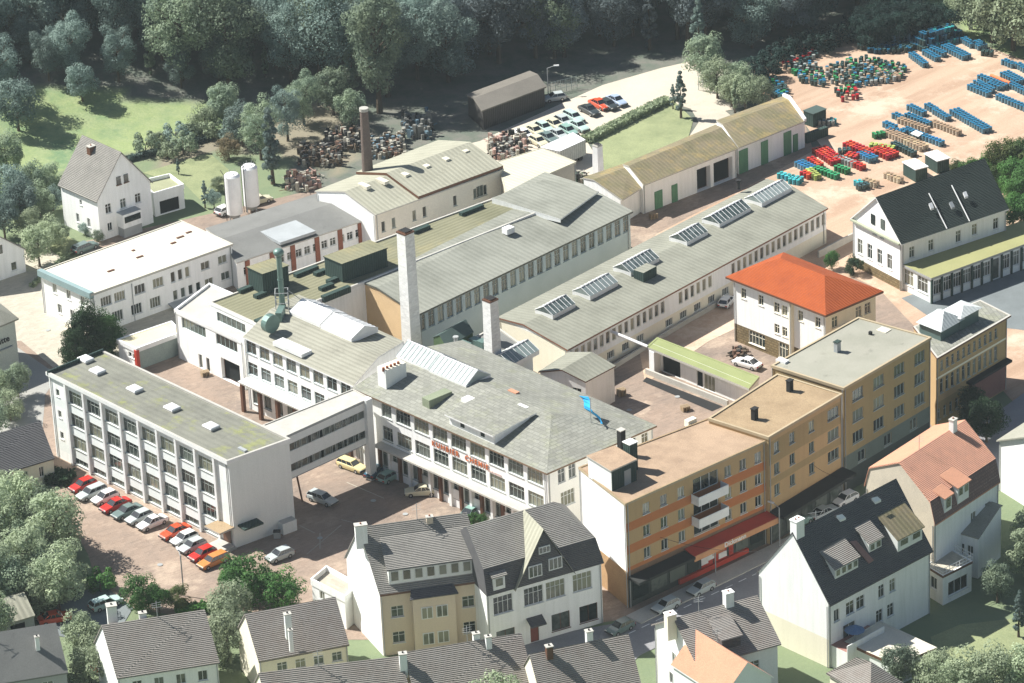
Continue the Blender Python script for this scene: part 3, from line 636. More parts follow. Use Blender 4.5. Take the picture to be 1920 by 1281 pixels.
m=MB(); m.box(gb.lerp(g,.6)+X*.6,math.atan2((g-gb).y,(g-gb).x),2.6,.9,11.9,13.6,STEEL); m.build('duct',st)
m=MB(); 
for dx,dy in ((-1,-1),(1,-1),(1,1),(-1,1)): m.rod((g.x+dx*.9,g.y+dy*.9,11.9),(g.x+dx*.9,g.y+dy*.9,14.8),.07,GYP,5)
for z in (13.2,14.8):
    for (x0,y0),(x1,y1) in (((-1,-1),(1,-1)),((1,-1),(1,1)),((1,1),(-1,1)),((-1,1),(-1,-1))): m.rod((g.x+x0*.9,g.y+y0*.9,z),(g.x+x1*.9,g.y+y1*.9,z),.06,GYP,5)
m.rod((g.x+1,g.y,14.8),(g.x+3.2,g.y+1.5,12),.06,GYP,5); m.build('stand',st)
# =================================================================== WHITE BLOCK behind courtyard (low part + set-back upper floor and big flat roof)
b=Bld('production_block','white two storey block with ribbon windows and an open garage bay','factory block',[(326,580),(455,640),(520,585),(392,530)],7.9,ins=.1)
b.row(0,1,.03,.51,5.6,5.4,1.7,nx=6,nz=1,fr=FRAMEB,gl=GL,depth=.2,sill=False); b.row(0,1,.53,.98,4.9,5.4,1.7,nx=5,fr=FRAMEB,gl=GL,depth=.2,sill=False)
b.row(0,1,.58,.99,4.3,.1,3.4,nx=1,gl=DKB,fr=BRP,sill=False,depth=.6,name='garage_opening'); b.row(0,2,.28,.5,.8,.1,2.2,nx=1,gl=GL,name='door_opening',sill=False)
b.wall(W); b.done(); b.flat(CONC,par=.35,pm=WP,pw=.3)
b=Bld('flat_roofed_hall','wide low hall under an olive flat roof with dark green rooftop sheds','factory hall',[(392,566),(483,608),(1024,391),(922,372)],10.2,ins=.1)
b.row(0,1,.05,.8,6.6,7.6,1.5,nx=6,fr=FRAMEB,gl=GL,sill=False)
b.wall(W); b.done(); b.flat(OLIVE,par=.2,pm=CONC,pw=.3,fas=WP)
e=1
def shedbox(name,TL,TF,TR,z,hh,bb,m_=DGREEN,mt=OLIVE,lab=None):
    P=[G(*TL,z+hh),G(*TF,z+hh),G(*TR,z+hh)]; P.append(P[0]+P[2]-P[1]); mb=MB(); mb.prism(P,z-.3,z+hh,m_,mt)
    I=inset(P,-.12); mb.prism(I,z+hh-.1,z+hh+.06,m_,mt); return mb.build(name,bb.R,ang=b.ang(1))
shedbox('rooftop_shed',(464,501),(492,514),(540,498),10.1,3.2,b); shedbox('rooftop_shed',(608,481),(641,495),(725,465),10.1,2.9,b)
for (u,v,l) in ((574,512,4.2),(600,514,2.0),(625,528,2.2),(630,552,5.0),(612,541,2.4),(488,556,2.0),(488,604,1.6),(461,545,2.6),(884,397,4.4),(790,433,3.0)):
    b.rbox('roof_slot',u,v,10.0,l,.8,.55,DGREEN,e=1)
b.rbox('roof_hatch',953,432,10.3,1.5,1.2,.5,WP,e=1); b.rbox('roof_hatch',620,500,10,1.2,1.2,.4,CONC,e=1)
FH=b
# =================================================================== WINDOWED HALL
b=Bld('windowed_hall','long pale roofed hall with a row of upright windows in its shaded side','factory hall',[(784,590),(1187,396),(1022,336),(647,530)],8.6,ins=[.4,.3,.1,.15],z0=0)
b.row(0,24,.0,1.0,1.25,5.5,2.5,nx=2,nz=2,fr=FRAMEB,gl=GL)
b.wall(mat('pale_blue_render',(.42,.50,.52),(.34,.42,.44),scale=.3,grain=.04),mats={3:mat('apricot_render',(.70,.50,.28),(.6,.42,.24),scale=.4,grain=.05)})
b.profile(0,[(0,0),(.55,1.5),(1,1.2)],HALLR,th=.3,fas=mat('dark_gutter',(.12,.12,.10),grain=0),wm=MATS['apricot_render']); b.done()
HL=b
m=MB(); A=G(922,371,10.9); C_=G(1051,411,10.25); C2=G(1123,359,10.2); A2=G(1019,337,10.6)
m.slab([A,C_,C2,A2],.22,HALLR,W); m.face([A-Z_*.2,A-Z_*1.5,C_-Z_*.6,C_-Z_*.15],W); m.face([A2-Z_*.2,A-Z_*.2,A-Z_*1.5,A2-Z_*1.5],W); m.build('raised_roof',b.R,ang=b.ang())
# =================================================================== TALL WHITE CHIMNEYS
def stack(u,v,ztop_px,zb,wd,m_,lab,cap,rnd=False,name='factory_chimney',z0=0):
    g=G(u,v,zb); lo,hi=0,60
    for _ in range(40):
        z=(lo+hi)/2
        if pj(Vector((g.x,g.y,z)))[1]>ztop_px: lo=z
        else: hi=z
    r=empty(name,(g.x,g.y,z0),lab,'chimney'); m=MB(); h=lo; an=MAINB.ang(0)
    if rnd: m.cyl(g,wd*.62,z0,h,m_,18,r2=wd*.38)
    else:
        P0=[g+Vector((math.cos(an+math.pi/4+k*math.pi/2),math.sin(an+math.pi/4+k*math.pi/2),0))*wd*.72 for k in range(4)]; P1=[g+(p-g)*.86 for p in P0]
        for k in range(4): a,b_=k,(k+1)%4; m.face([(*P0[a].xy,z0),(*P0[b_].xy,z0),(*P1[b_].xy,h),(*P1[a].xy,h)],m_)
        m.face([(*p.xy,h) for p in P1],m_)
    m.build('shaft',r,ang=an); m=MB()
    if rnd: m.cyl(g,wd*.43,h,h+.5,cap,18)
    else: m.box(g,an,wd*.92,wd*.92,h,h+.22,cap); m.box(g,an,wd*.7,wd*.7,h+.22,h+.4,cap,BLK)
    m.build('cap',r); return r
WBR=mat('whitewashed_brick',(.87,.86,.81),(.76,.74,.68),scale=1.2,amt=.4,pattern='brick',pp=(.6,.3),pcol=.9,grain=.05)
stack(770,608,436,8.5,2.0,WBR,'tallest square whitewashed chimney between the halls','' or BRP)
stack(924,662,563,8.0,1.8,WBR,'shorter square whitewashed chimney behind the hipped roof',BRP)
stack(690,330,208,7.0,1.7,mat('sooty_brick',(.17,.13,.11),(.12,.09,.08),scale=.8,amt=.6,pattern='brick',pp=(.5,.25),pcol=.75),'slender round dark brick chimney at the gabled shed',CONC,rnd=True)
stack(1122,331,274,0.1,1.3,WP,'small white pillar chimney standing on the grass behind the sheds',CONC)
# low huts between
b=Bld('green_hut','dark green plank hut between the two white chimneys','hut',[(811,632),(838,652),(888,622),(861,604)],8.2,ins=.1)
b.wall(mat('green_planks',(.07,.12,.05),(.05,.09,.04),pattern='ribs',pp=(.3,.1),pcol=.6)); b.profile(1,[(0,0),(.5,1.2),(1,0)],mat('dark_green_felt',(.06,.09,.08),grain=.1),th=.12,wm=MATS['green_planks']); b.done()
b=Bld('boiler_house','low flat roofed boiler house squeezed behind the hipped roof','boiler house',[(820,668),(900,700),(1000,660),(930,610)],7.2,ins=.1)
b.wall(WS); b.done(); b.flat(DARKR,par=.2,pm=CONC)
for (u,v,l,w_,h) in ((868,655,2.4,1.4,1.1),(893,645,1.8,1.2,.8),(880,668,4,2,.5),(905,655,1.2,1.2,1.4)): b.rbox('roof_machine',u,v,7.0,l,w_,h,STEEL,e=0)
m=MB(); g=G(856,662,7.2); m.cyl(g,.28,7,9.6,GYP,10); m.cyl(g,.42,9.6,9.8,GYP,10); m.build('vent_pipe',b.R)
# =================================================================== LONG LANTERN SHED
b=Bld('long_workshop','long low workshop with glazed roof lanterns and a ribbon of tall windows','workshop',[(1064,656),(1553,390),(1438,338),(932,598)],6.0,ins=[.3,.2,.2,.2])
b.row(0,44,.0,1.0,.85,3.3,1.9,nx=1,nz=1,fr=FRAME,gl=GLC,sill=False,skip=(16,17,24,25,26))
b.row(0,11,.02,.62,1.6,.7,1.2,nx=4,nz=1,fr=FRAME,gl=GL,skip=(5,))
b.wall(CREAM,stripes={0:[(2.4,6,W)]}); b.profile(0,[(0,0),(.62,1.0),(1,.25)],CSHED,th=.25,fas=mat('dark_red_gutter',(.22,.10,.06),grain=0),wm=W); b.done()
for (u,v,l,g2) in ((1041,579,5.0,None),(1116,541,6.3,None),(1193,496,6.6,None),(1291,443,5.0,None),(1362,404,7.6,None),(1440,366,7.4,GLR)):
    b.rooflight(u,v,7.1,l,3.4,.95,gl=g2 or GLD)
b.rbox('vent_hood',1210,520,6.6,3.0,1.9,1.5,DGREEN,CSHED)
m=MB(); g=G(1385,352,7); m.cyl(g,.25,6.8,8.2,BLK,8); m.cyl(g,.45,8.0,8.3,BLK,8); m.build('vent_pipe',b.R)
b.rooflight(965,668,7.0,6.0,4.0,1.1)
LW=b
b=Bld('workshop_annex','white gabled annex at the near end of the long workshop','annex',[(1009,697),(1098,716),(1155,686),(1066,660)],5.6,ins=.2)
b.row(0,2,.35,.95,1.5,2.6,1.6,nx=2); b.wall(W); b.profile(1,[(0,0),(.5,1.1),(1,0)],CSHED,th=.18,fas=BRP,wm=W); b.done()
m=MB(); P=[G(1045,717,2.9),G(1063,722,2.7),G(1092,708,2.7),G(1072,700,2.9)]; m.slab(P,.12,mat('orange_awning',(.6,.36,.16),grain=.05)); m.build('awning',b.root)
# =================================================================== LONG WHITE BUILDING (left)
b=Bld('long_white_building','long white two storey building with pale flat roof, left of the dark shed','building',[(72,508),(170,552),(437,457),(340,413)],6.9,ins=[.2,.2,.15,.2])
b.row(0,3,.12,.95,1.0,4.2,1.5,nx=2); b.row(0,3,.2,.95,1.0,1.1,1.5,nx=2)
b.row(1,2,.05,.24,1.9,4.1,1.5,nx=4,gl=GLC); b.row(1,2,.27,.53,1.9,4.1,1.5,nx=3); b.row(1,3,.545,.70,.8,4.0,1.7,nx=1); b.row(1,2,.74,.99,1.6,4.2,1.3,nx=2,gl=GLC)
b.row(1,3,.10,.50,1.9,1.0,1.7,nx=4); b.row(1,4,.55,.77,.8,1.0,1.6,nx=1); b.row(1,1,.78,.86,1.5,1.4,1.2,nx=2); b.row(1,1,.9,.98,1.6,1.4,1.3,nx=2,gl=GLC)
b.wall(W); b.done(); b.flat(CRMR,par=.12,pm=CRMR,pw=.2,fas=CONC)
m=MB(); p,q=b.E[0],b.E[1]; d=(q-p).normalized(); nn=Vector((d.y,-d.x,0)); nn=-nn if nn.dot(b.c-p)>0 else nn
m.prism([p+nn*.25,q+nn*.25,q-nn*.55,p-nn*.55],6.15,7.12,mat('blue_grey_fascia',(.24,.33,.33),grain=.05)); m.build('fascia',b.R)
for (u,v,l) in ((208,508,1.2),(262,482,1.2),(325,456,.9),(338,445,1.3),(354,436,1.0),(250,470,.5)): b.rbox('roof_patch',u,v,6.8,l,.4,.1,BRP,e=1)
a_,b_,t_,n_,L_=b.edge(1); m=MB(); m.slab([a_+t_*(L_*.52)+Vector((0,0,.9)),a_+t_*(L_*.84)+Vector((0,0,.9)),a_+t_*(L_*.84)+n_*1.6+Vector((0,0,.55)),a_+t_*(L_*.52)+n_*1.6+Vector((0,0,.55))],.1,LEAD); m.build('lean_to_roof',b.root)
for f in (.28,.985):
    m=MB(); p=a_+t_*(L_*f)+n_*.09; m.cyl(p,.06,0,6.2,GYP,6); m.build('downpipe',b.root)
# =================================================================== dark felt shed, brick and white
b=Bld('dark_roofed_shed','long shed with dark felt roof and white bays between brick piers','shed',[(443,493),(686,412),(596,362),(385,428)],4.9,ins=[.25,.1,.1,.1])
b.row(0,14,.04,.98,1.1,2.3,1.3,nx=2,nz=2); b.wall(W); b.profile(0,[(0,0),(.5,1.0),(1,0)],DARKR,th=.2,fas=CONC,wm=W); b.done()
a_,b_,t_,n_,L_=b.edge(0)
for f in (.08,.27,.43,.62,.8,.96):
    m=MB(); m.box(a_+t_*(L_*f)+n_*.06,b.ang(0),.8,.2,0,4.6,BRICK); m.build('pier',b.root,ang=b.ang(0))
m=MB(); g=G(540,435,5.6); m.box(g,b.ang(0),6.5,5.5,5.25,5.72,LEAD); m.build('roof_patch',b.R,ang=b.ang(0))
# gabled shed
b=Bld('gabled_shed','wide gabled shed with pale sheet roof and bright white gable end','shed',[(704,403),(945,317),(822,268),(590,358)],7.0,ins=[.3,.15,.3,.1])
b.row(0,12,.02,.98,.7,3.6,1.7,nx=1,sill=True,fr=FRAMEG,skip=(2,5,6,8,11)); b.row(0,1,.78,.86,1.4,3.6,1.9,nx=2,fr=FRAMEG)
b.wall(mat('tan_render',(.66,.62,.52),(.56,.52,.43),scale=.4),mats={3:W}); b.profile(0,[(0,0),(.5,1.9),(1,0)],SHR,th=.2,fas=CONC,wm=W); b.done()
m=MB(); E=b.E; Z=Vector((0,0,1)); mid0=E[0].lerp(E[3],.5)+Z*8.95; mid1=E[1].lerp(E[2],.5)+Z*8.95; e0=E[0]+Z*7.05;e1=E[1]+Z*7.05; f=.33
A=mid0.lerp(mid1,f)+Z*.45;B=mid1+Z*.45;C_=e1.lerp(mid1,.02)+Z*.45;D_=e0.lerp(e1,f)+Z*.45; m.slab([A,B,C_,D_],.42,SHR,BRP)
E3=E[3]+Z*7.05;E2=E[2]+Z*7.05; m.slab([A,B,E2+Z*.45,E3.lerp(E2,f)+Z*.45],.42,SHR,BRP); m.build('raised_roof',b.R,ang=b.ang(0))
for (u,v) in ((683,347),(717,338),(756,325),(795,309),(832,296),(868,281)): b.rbox('roof_light_panel',u,v,9.0,2.2,.9,.1,CRMR,e=1)
b=Bld('cream_roofed_shed','plain shed with cream sheet roof right of the gabled shed','shed',[(948,361),(1081,303),(1016,277),(932,303)],6.2,ins=.15)
b.wall(mat('pale_tan_render',(.50,.46,.37))); b.done(); b.flat(mat('cream_sheet',(.55,.52,.40),(.47,.44,.34),scale=.3,pattern='ribs',pp=(.8,.2),pcol=.9),par=.05,pw=.15)
t=Bld('white_trailer','white box trailer parked behind the cream roofed shed','trailer',[(1049,284),(1098,262),(1074,248),(1012,276)],3.5,ins=0,z0=.9)
t.wall(mat('trailer_side',(.5,.5,.46),pattern='ribs',pp=(.5,0),pcol=.8),name='box_body'); t.done(); t.flat(WP,par=.03,pw=.1,th=.08)
m=MB(); m.box(t.c,t.ang(0),4.5,1.6,.3,.9,BLK); m.build('chassis',t.root)
for f in (.2,.85):
    m=MB(); p=t.C[0].lerp(t.C[1],f); X=(t.C[1]-t.C[0]).normalized(); Yv=Vector((-X.y,X.x,0)); p=p+Yv*.3+Vector((0,0,.5)); m.rod(p,p+Yv*.35,.48,BLK,14); m.build('wheel',t.root)
# low building with red column next to court
b=Bld('low_garage_building','low flat roofed garage wing with a red corner pier beside the dark tree','garage',[(218,636),(255,654),(341,622),(322,601)],3.6,ins=.15)
b.row(0,2,.5,.95,.8,1.6,.8,nx=1); b.wall(mat('shaded_wall_render',(.30,.36,.33)),mats={0:W}); b.done(); b.flat(mat('yellowed_felt',(.62,.55,.36),(.5,.45,.28),scale=.25),par=.08,pm=WP,fas=WP,th=.6)  # walls beyond the white left face darkened to paint in their shade
m=MB(); m.box(b.C[1],b.ang(0),.55,.55,0,3.3,REDP); m.build('corner_pier',b.root)
# =================================================================== GREEN-DOORED SHEDS
SPEC=[('near','low mossy lean-to shed at the near end of the green-doored sheds',[(1167,375),(1207,350),(1167,322),(1093,347)],4.4,[]),
('mid','mossy roofed storage shed with green doors and wide dark bays, middle of its row',[(1207,347),(1384,278),(1342,248),(1168,322)],5.2,[(.12,.2,1),(.30,.36,1),(.56,.73,0),(.74,.97,0)]),
('far','mossy roofed storage shed with white parapet gable, far end of its row',[(1385,277),(1512,226),(1471,193),(1343,240)],4.9,[(.01,.14,1),(.34,.44,1),(.68,.79,1),(.82,.89,1)])]
GDOOR=mat('green_door',(.12,.28,.15),(.09,.22,.12),pattern='ribs',pp=(.3,0),pcol=.75,rough=.6)
for nm,lab,px,h,doors in SPEC:
    b=Bld('storage_shed',lab,'shed',px,h,ins=[.5,.1,.1,.1],group='sheds along the gravel yard')
    L=b.edge(0)[4]
    for f0,f1,k in doors:
        if k==0: b.row(0,1,f0,f1,(f1-f0)*L-.5,.05,3.9,nx=1,gl=DKB,fr=BRP,sill=False,depth=1.0,name='open_bay')
    b.wall(W); b.profile(0,[(0,0),(.72,1.6),(1,1.3)],MOSSR,th=.2,fas=CONC,wm=W); b.done()
    a_,b_,t_,n_,L_=b.edge(0)
    for f0,f1,k in doors:
        if k==1: m=MB(); m.box(a_+t_*(L_*(f0+f1)/2)+n_*.06,b.ang(0),(f1-f0)*L_,.14,.02,4.0 if f1-f0>.09 else 3.0,GDOOR); m.build('door',b.root,ang=b.ang(0))
    if nm=='far':
        m=MB(); A,B=b.E[1],b.E[2]; Z=Vector((0,0,1)); M_=A.lerp(B,.72); m.slab([A+Z*5.3,M_+Z*7.0,M_+t_*-.5+Z*7.0,A+t_*-.5+Z*5.3],.5,WP); m.slab([M_+Z*7.0,B+Z*6.6,B+t_*-.5+Z*6.6,M_+t_*-.5+Z*7.0],.5,WP); m.build('parapet',b.R)
    if nm=='mid': SHM=b
# =================================================================== VILLA with orange-red hipped roof
b=Bld('hip_roofed_villa','white villa with bright orange-red hipped tile roof and rubble stone base','villa',[(1360,519),(1548,592),(1657,546),(1469,473)],10.3,ins=[.8,.8,.8,.8])
b.row(0,1,.07,.15,1.0,7.4,1.6,nx=2,nz=2,fr=CREAM); b.row(0,1,.26,.34,1.0,7.4,1.6,nx=2,nz=2,fr=CREAM); b.row(0,2,.43,.60,1.1,7.2,1.6,nx=2,nz=2,fr=CREAM); b.row(0,1,.69,.77,1.0,7.4,1.6,nx=2,nz=2,fr=CREAM); b.row(0,1,.88,.95,1.0,7.4,1.6,nx=2,nz=2,fr=CREAM)
b.row(0,2,.43,.60,1.0,3.9,1.5,nx=2,nz=2,fr=CREAM); b.row(0,1,.14,.36,3.2,.7,2.0,nx=5,nz=2,fr=CREAM); b.row(0,1,.46,.62,1.8,.3,2.4,nx=3,nz=2,fr=CREAM)
b.row(1,1,.12,.25,1.2,7.3,1.7,nx=2,nz=2,fr=CREAM); b.row(1,1,.6,.72,1.2,7.3,1.7,nx=2,nz=2,fr=CREAM); b.row(1,1,.78,.9,1.2,7.3,1.7,nx=2,nz=2,fr=CREAM)
b.wall(W,mats={1:CREAM},stripes={0:[(0,2.9,STONE)],3:[(0,2.9,STONE)]}); b.done(); b.hip(0,2.6,5.2,5.8,RDT,fas=BRP,th=.3)
a_,b_,t_,n_,L_=b.edge(0); m=MB(); m.box(a_+t_*(L_*.645)+n_*.25,b.ang(0),.5,.5,0,10.0,CREAM); m.build('corner_pier',b.root)
m=MB(); m.cyl(a_+t_*(L_*.65)+n_*.6,.07,0,10,GYP,6); m.build('downpipe',b.root)
b.rbox('roof_window',1445,507,11.2,.7,.5,.25,LEAD); b.rbox('roof_window',1517,533,11.2,.7,.5,.25,CRMR)
m=MB(); a1,b1,t1,n1_,L1=b.edge(1); m.box(a1+t1*(L1*.36)+n1_*.6,b.ang(1),2.2,1.2,6.3,6.45,WP); m.box(a1+t1*(L1*.36)+n1_*1.15,b.ang(1),2.2,.08,6.45,7.4,WP); m.build('balcony',b.root)
# ramp garage with green roof
b=Bld('green_roofed_garage','long low garage with bright green flat roof above the ramp','garage',[(1212,650),(1404,729),(1424,706),(1232,632)],3.9,ins=[1.3,.1,.1,.1])
b.row(0,1,.45,.52,1.2,.1,2.4,nx=1,gl=DKB,fr=GYP,name='door_opening',sill=False); b.row(0,1,.53,.63,2.2,.1,2.4,nx=3,sill=False); b.row(0,1,.12,.28,3.6,.1,2.6,nx=1,gl=DKB,fr=GYP,name='door_opening',sill=False)
b.wall(W); b.done(); b.flat(GREENR,par=.05,pm=GREENR,fas=CONC,th=.3)
m=MB(); m.box(G(1228,698),b.ang(0),1.0,1.2,0,3.5,W); m.build('pillar',b.root)
m=MB(); p=G(1142,620,5.0); q=G(1214,650,3.9); m.rod(p,q,.22,WP,6); m.build('beam',b.root)
# retaining walls along the ramp
def wall_line(pts,h,wd,m_,lab,name='retaining_wall',cat='wall',z=0):
    mb=MB(); W_=[GT(*p) if z=='t' else G(*p) for p in pts]; z0=0 if z=='t' else z
    for a,b_ in zip(W_,W_[1:]):
        d=(b_-a); d.z=0; t=d.normalized(); n=Vector((-t.y,t.x,0))*wd/2; zz=min(a.z,b_.z); mb.prism([a-n-t*wd*.3,b_-n,b_+n,a+n-t*wd*.3],zz-.5,max(a.z,b_.z)+h,m_)
    return tag(mb.build(name),lab,cat)
wall_line([(1212,702),(1365,762)],.9,.3,CONC,'low pale wall along the ramp below the green roofed garage')
m=MB(); P=[G(1212,708),G(1355,763),G(1335,772),G(1205,716)]; P=P if area(P)>0 else P[::-1]; m.face([(*p.xy,.07) for p in P],BLK); tag(m.build('ramp'),'dark sunken ramp',None,None,'structure')
wall_line([(1098,720),(1158,688),(1280,612),(1345,575)],.8,.3,CONC,'long low wall at the foot of the long workshop')
wall_line([(1535,484),(1600,450)],1.2,.25,CONC,'low garden wall left of the white gabled house')
# =================================================================== YELLOW ROW
z3=(9.85+.0)
b=Bld('apartment_building','yellow and orange striped corner building with two white balconies and red awning','apartment building',[(1084,876),(1172,945),(1437,826),(1327,784)],15.2,ins=.12,z0=0)
SH1=b; b.row(1,3,.08,.45,1.15,12.4,1.55,nx=2); b.row(1,3,.67,1.0,1.15,12.4,1.55,nx=2); b.row(1,3,.08,.45,1.15,9.2,1.55,nx=2); b.row(1,3,.67,1.0,1.15,9.2,1.55,nx=2); b.row(1,3,.08,.45,1.15,6.0,1.55,nx=2); b.row(1,3,.67,1.0,1.15,6.0,1.55,nx=2)
for z in (12.1,8.9): b.row(1,1,.47,.66,4.4,z,2.1,nx=3,gl=GL,fr=WS,sill=False)
b.row(1,1,.47,.66,4.4,6.0,1.4,nx=3,gl=GL)
b.wall(YEL,mats={0:W,2:W,3:W},stripes={1:[(0,4.4,mat('dark_shop_wall',(.05,.06,.055),grain=.1)),(4.4,5.3,mat('brown_fascia',(.20,.13,.08),grain=.1)),(7.75,9.0,ORB),(10.95,12.2,ORB),(5.3,5.85,ORB)],0:[(0,5.2,mat('tan_plinth',(.42,.27,.14)))]}); b.done()
b.flat(TANR,par=.12,pm=TANR2,pw=.25,fas=mat('tan_fascia',(.42,.34,.22),grain=.05),th=.2)
a_,b_,t_,n_,L_=b.edge(1); an=b.ang(1)
for z in (11.15,7.95):
    m=MB(); c=a_+t_*(L_*.565)+n_*.75; l=L_*.215
    m.box(c,an,l,1.5,z-.15,z,WP); m.box(c+n_*.71,an,l,.1,z-.15,z+1.15,WP); 
    for s_ in (-1,1): m.box(c+t_*s_*(l/2-.05),an,.1,1.36,z,z+1.15,WP)
    m.build('balcony',b.root)
m=MB(); P0=a_+t_*(L_*.40); P1=a_+t_*(L_*1.02); Z=Vector((0,0,1)); m.slab([P0+n_*.1+Z*4.9,P1+n_*.1+Z*4.9,P1+n_*1.9+Z*4.45,P0+n_*1.9+Z*4.45],.1,REDP); m.slab([P0+n_*1.9+Z*4.45,P1+n_*1.9+Z*4.45,P1+n_*1.98+Z*4.4,P0+n_*1.98+Z*4.4],.75,mat('sign_cream',(.60,.30,.15),grain=.05)); aw=m.build('awning',b.root,ang=an)
p=a_+t_*(L_*.615)+n_*2.0+Z*3.78; lettering('Dickmann',(p.x,p.y,3.80),txtang(t_),.95,WP,aw,ext=.03)
m=MB(); m.slab([a_+n_*.05+Z*4.6,P0+n_*.05+Z*4.6,P0+n_*2.2+Z*4.5,a_+n_*2.2+Z*4.5],.35,mat('dark_canopy',(.03,.032,.03),grain=.05)); m.build('canopy',b.root)
for k,(f0,f1,mm) in enumerate(((.03,.14,GL),(.16,.27,GL),(.29,.40,GL),(.42,.50,GLC),(.52,.60,REDP),(.61,.70,REDP),(.72,.75,REDP),(.77,.86,GL),(.88,.97,GL))):
    m=MB(); m.box(a_+t_*(L_*(f0+f1)/2)+n_*.06,an,(f1-f0)*L_,.1,.9,3.6,mm); m.build('shop_window',b.root)
for (f,w_,z0,z1,mm) in ((.54,1.2,1.3,2.3,WP),(.575,1.6,1.6,3.0,WP),(.64,2.2,2.0,3.2,ORB),(.67,1.4,1.1,1.9,WP),(.735,.9,2.5,3.3,WP)):
    m=MB(); m.box(a_+t_*(L_*f)+n_*.16,an,w_,.06,z0,z1,mm); m.build('poster',b.root)
m=MB(); m.box(a_+t_*(L_*.6)+n_*.25,an,L_*.5,.4,.2,.85,REDP); m.build('shop_plinth',b.root)
# penthouse
P=[G(1102,856,18.0),G(1146,883,18.0),G(1192,862,18.0),G(1152,838,18.0)]
m=MB(); m.prism(P,15.0,18.0,WS,TANR); o=m.build('stair_tower',b.R,ang=an); I=inset(P,-.15); m=MB(); m.prism(I,17.9,18.1,CONC,TANR); m.build('tower_roof',o,ang=an)
m=MB(); q0,q1=P[1],P[2]; t=(q1-q0).normalized(); nn=Vector((t.y,-t.x,0)); nn=nn if nn.dot(P[1]-P[0])>0 else -nn
m.box((q0+q1)/2+nn*.06,math.atan2(t.y,t.x),(q1-q0).length,.1,15.0,17.9,DGREEN); m.build('tower_cladding',o); m=MB(); m.box(q0.lerp(q1,.62)+nn*.13,math.atan2(t.y,t.x),1.1,.08,15.1,17.2,GYP); m.build('door',o)
b.chimney(1183,880,15.1,3.9,1.3,1.3,DGREEN,WP,e=1,pots=0); b.chimney(1166,853,15.1,3.6,.8,.8,BLK,CONC,e=1,pots=0)
b.rbox('roof_vent',1295,792,15.1,1.5,.8,.5,CREAM,e=1)
def yseg(lab,px,h,ins,rm,rows,stripes,fas,n1,group=None):
    b=Bld('apartment_building',lab,'apartment building',px,h,ins=ins)
    for r in rows: b.row(1,*r[0],**r[1])
    b.wall(n1,stripes={1:stripes}); b.done(); b.flat(rm,par=.15,pm=mat('tan_fascia',()),pw=.3,fas=MATS['tan_fascia'],th=.25); return b
FB=FRAMEB
b=yseg('plain yellow building with brown gravel roof between striped building and tallest ochre block',[(1327,784),(1441,820),(1580,738),(1457,700)],15.9,.1,TANR2,
 [((2,.0,.42),dict(w=1.1,z=z,h=1.6,nx=2,fr=FB)) for z in (12.9,9.8,6.7)]+[((1,.5,.66),dict(w=1.1,z=z,h=1.6,nx=2,fr=FB)) for z in (12.9,9.8,6.7)]+[((1,.76,1.0),dict(w=2.4,z=z,h=1.6,nx=3,fr=FB)) for z in (12.9,9.8,6.7)],
 [(0,4.6,MATS['dark_shop_wall']),(8.5,9.5,YEL2),(11.6,12.6,YEL2),(12.6,14.9,YEL2)],None,YEL)
a_,b_,t_,n_,L_=b.edge(1); m=MB(); m.slab([a_+n_*.05+Z*5.0,b_+n_*.05+Z*5.0,b_+n_*2.4+Z*4.8,a_+n_*2.4+Z*4.8],.4,MATS['dark_canopy']); m.build('canopy',b.root)
for f in (.1,.3,.5,.7,.9): m=MB(); m.box(a_+t_*(L_*f)+n_*.06,b.ang(1),L_*.15,.1,.5,3.6,GL); m.build('shop_window',b.root)
b.chimney(1415,787,15.7,1.6,.8,.6,BLK,BLK,e=1,pots=0); b.chimney(1481,734,15.7,1.6,.8,.6,BLK,BLK,e=1,pots=0)
rows=[]
for z in (13.0,9.9,6.7): rows.append(((4,.04,.99),dict(w=2.3,z=z,h=1.7,nx=3,fr=FB)))
rows.append(((3,.05,.95),dict(w=1.6,z=3.5,h=1.6,nx=2,fr=FB)))
b=yseg('tallest ochre block with plain grey felt roof in the yellow row',[(1445,685),(1582,728),(1747,632),(1609,594)],16.0,.1,GRYR,rows,[(0,3.2,MATS['dark_shop_wall']),(3.2,5.6,mat('shop_grey_green',(.13,.16,.14)))],None,mat('ochre_render',()))
b.chimney(1570,660,15.8,1.5,.8,.6,LEAD,DGREEN,e=1,pots=0); b.rbox('roof_vent',1467,679,15.8,1.6,.9,.35,WP); b.rbox('roof_vent',1632,628,15.8,.4,.4,.5,BLK); b.rbox('roof_ring',1657,620,15.8,1.6,1.4,.15,CRMR)
b=Bld('corner_building','low yellow corner building with small glazed hipped roofs, far end of the yellow row','corner building',[(1712,612),(1757,672),(1896,591),(1838,562)],11.6,ins=[.1,.5,.4,.1])
b.row(1,11,.04,.88,.62,9.0,1.5,nx=1,nz=2,fr=FB); b.row(1,11,.04,.88,.7,5.5,2.2,nx=1,nz=2,fr=FB); b.row(1,5,.0,.42,.7,1.6,1.7,nx=1,nz=2,fr=FB)
b.wall(YEL,stripes={1:[(0,4.3,YEL2),(7.9,8.2,CREAM)]}); b.done(); b.flat(MAINR,par=.02,pm=CONC,pw=.3,fas=BRP,th=.25)
a_,b_,t_,n_,L_=b.edge(1); m=MB(); m.slab([a_+t_*(L_*.42)+n_*.05+Z*5.0,b_+n_*.05+Z*5.0,b_+n_*1.0+Z*4.9,a_+t_*(L_*.42)+n_*1.0+Z*4.9],.35,BLK); m.build('canopy',b.root)
m=MB(); m.box(a_+t_*(L_*.72)+n_*.06,b.ang(1),L_*.52,.1,.2,4.4,mat('shop_red_brown',(.20,.10,.09))); m.build('shopfront',b.root)
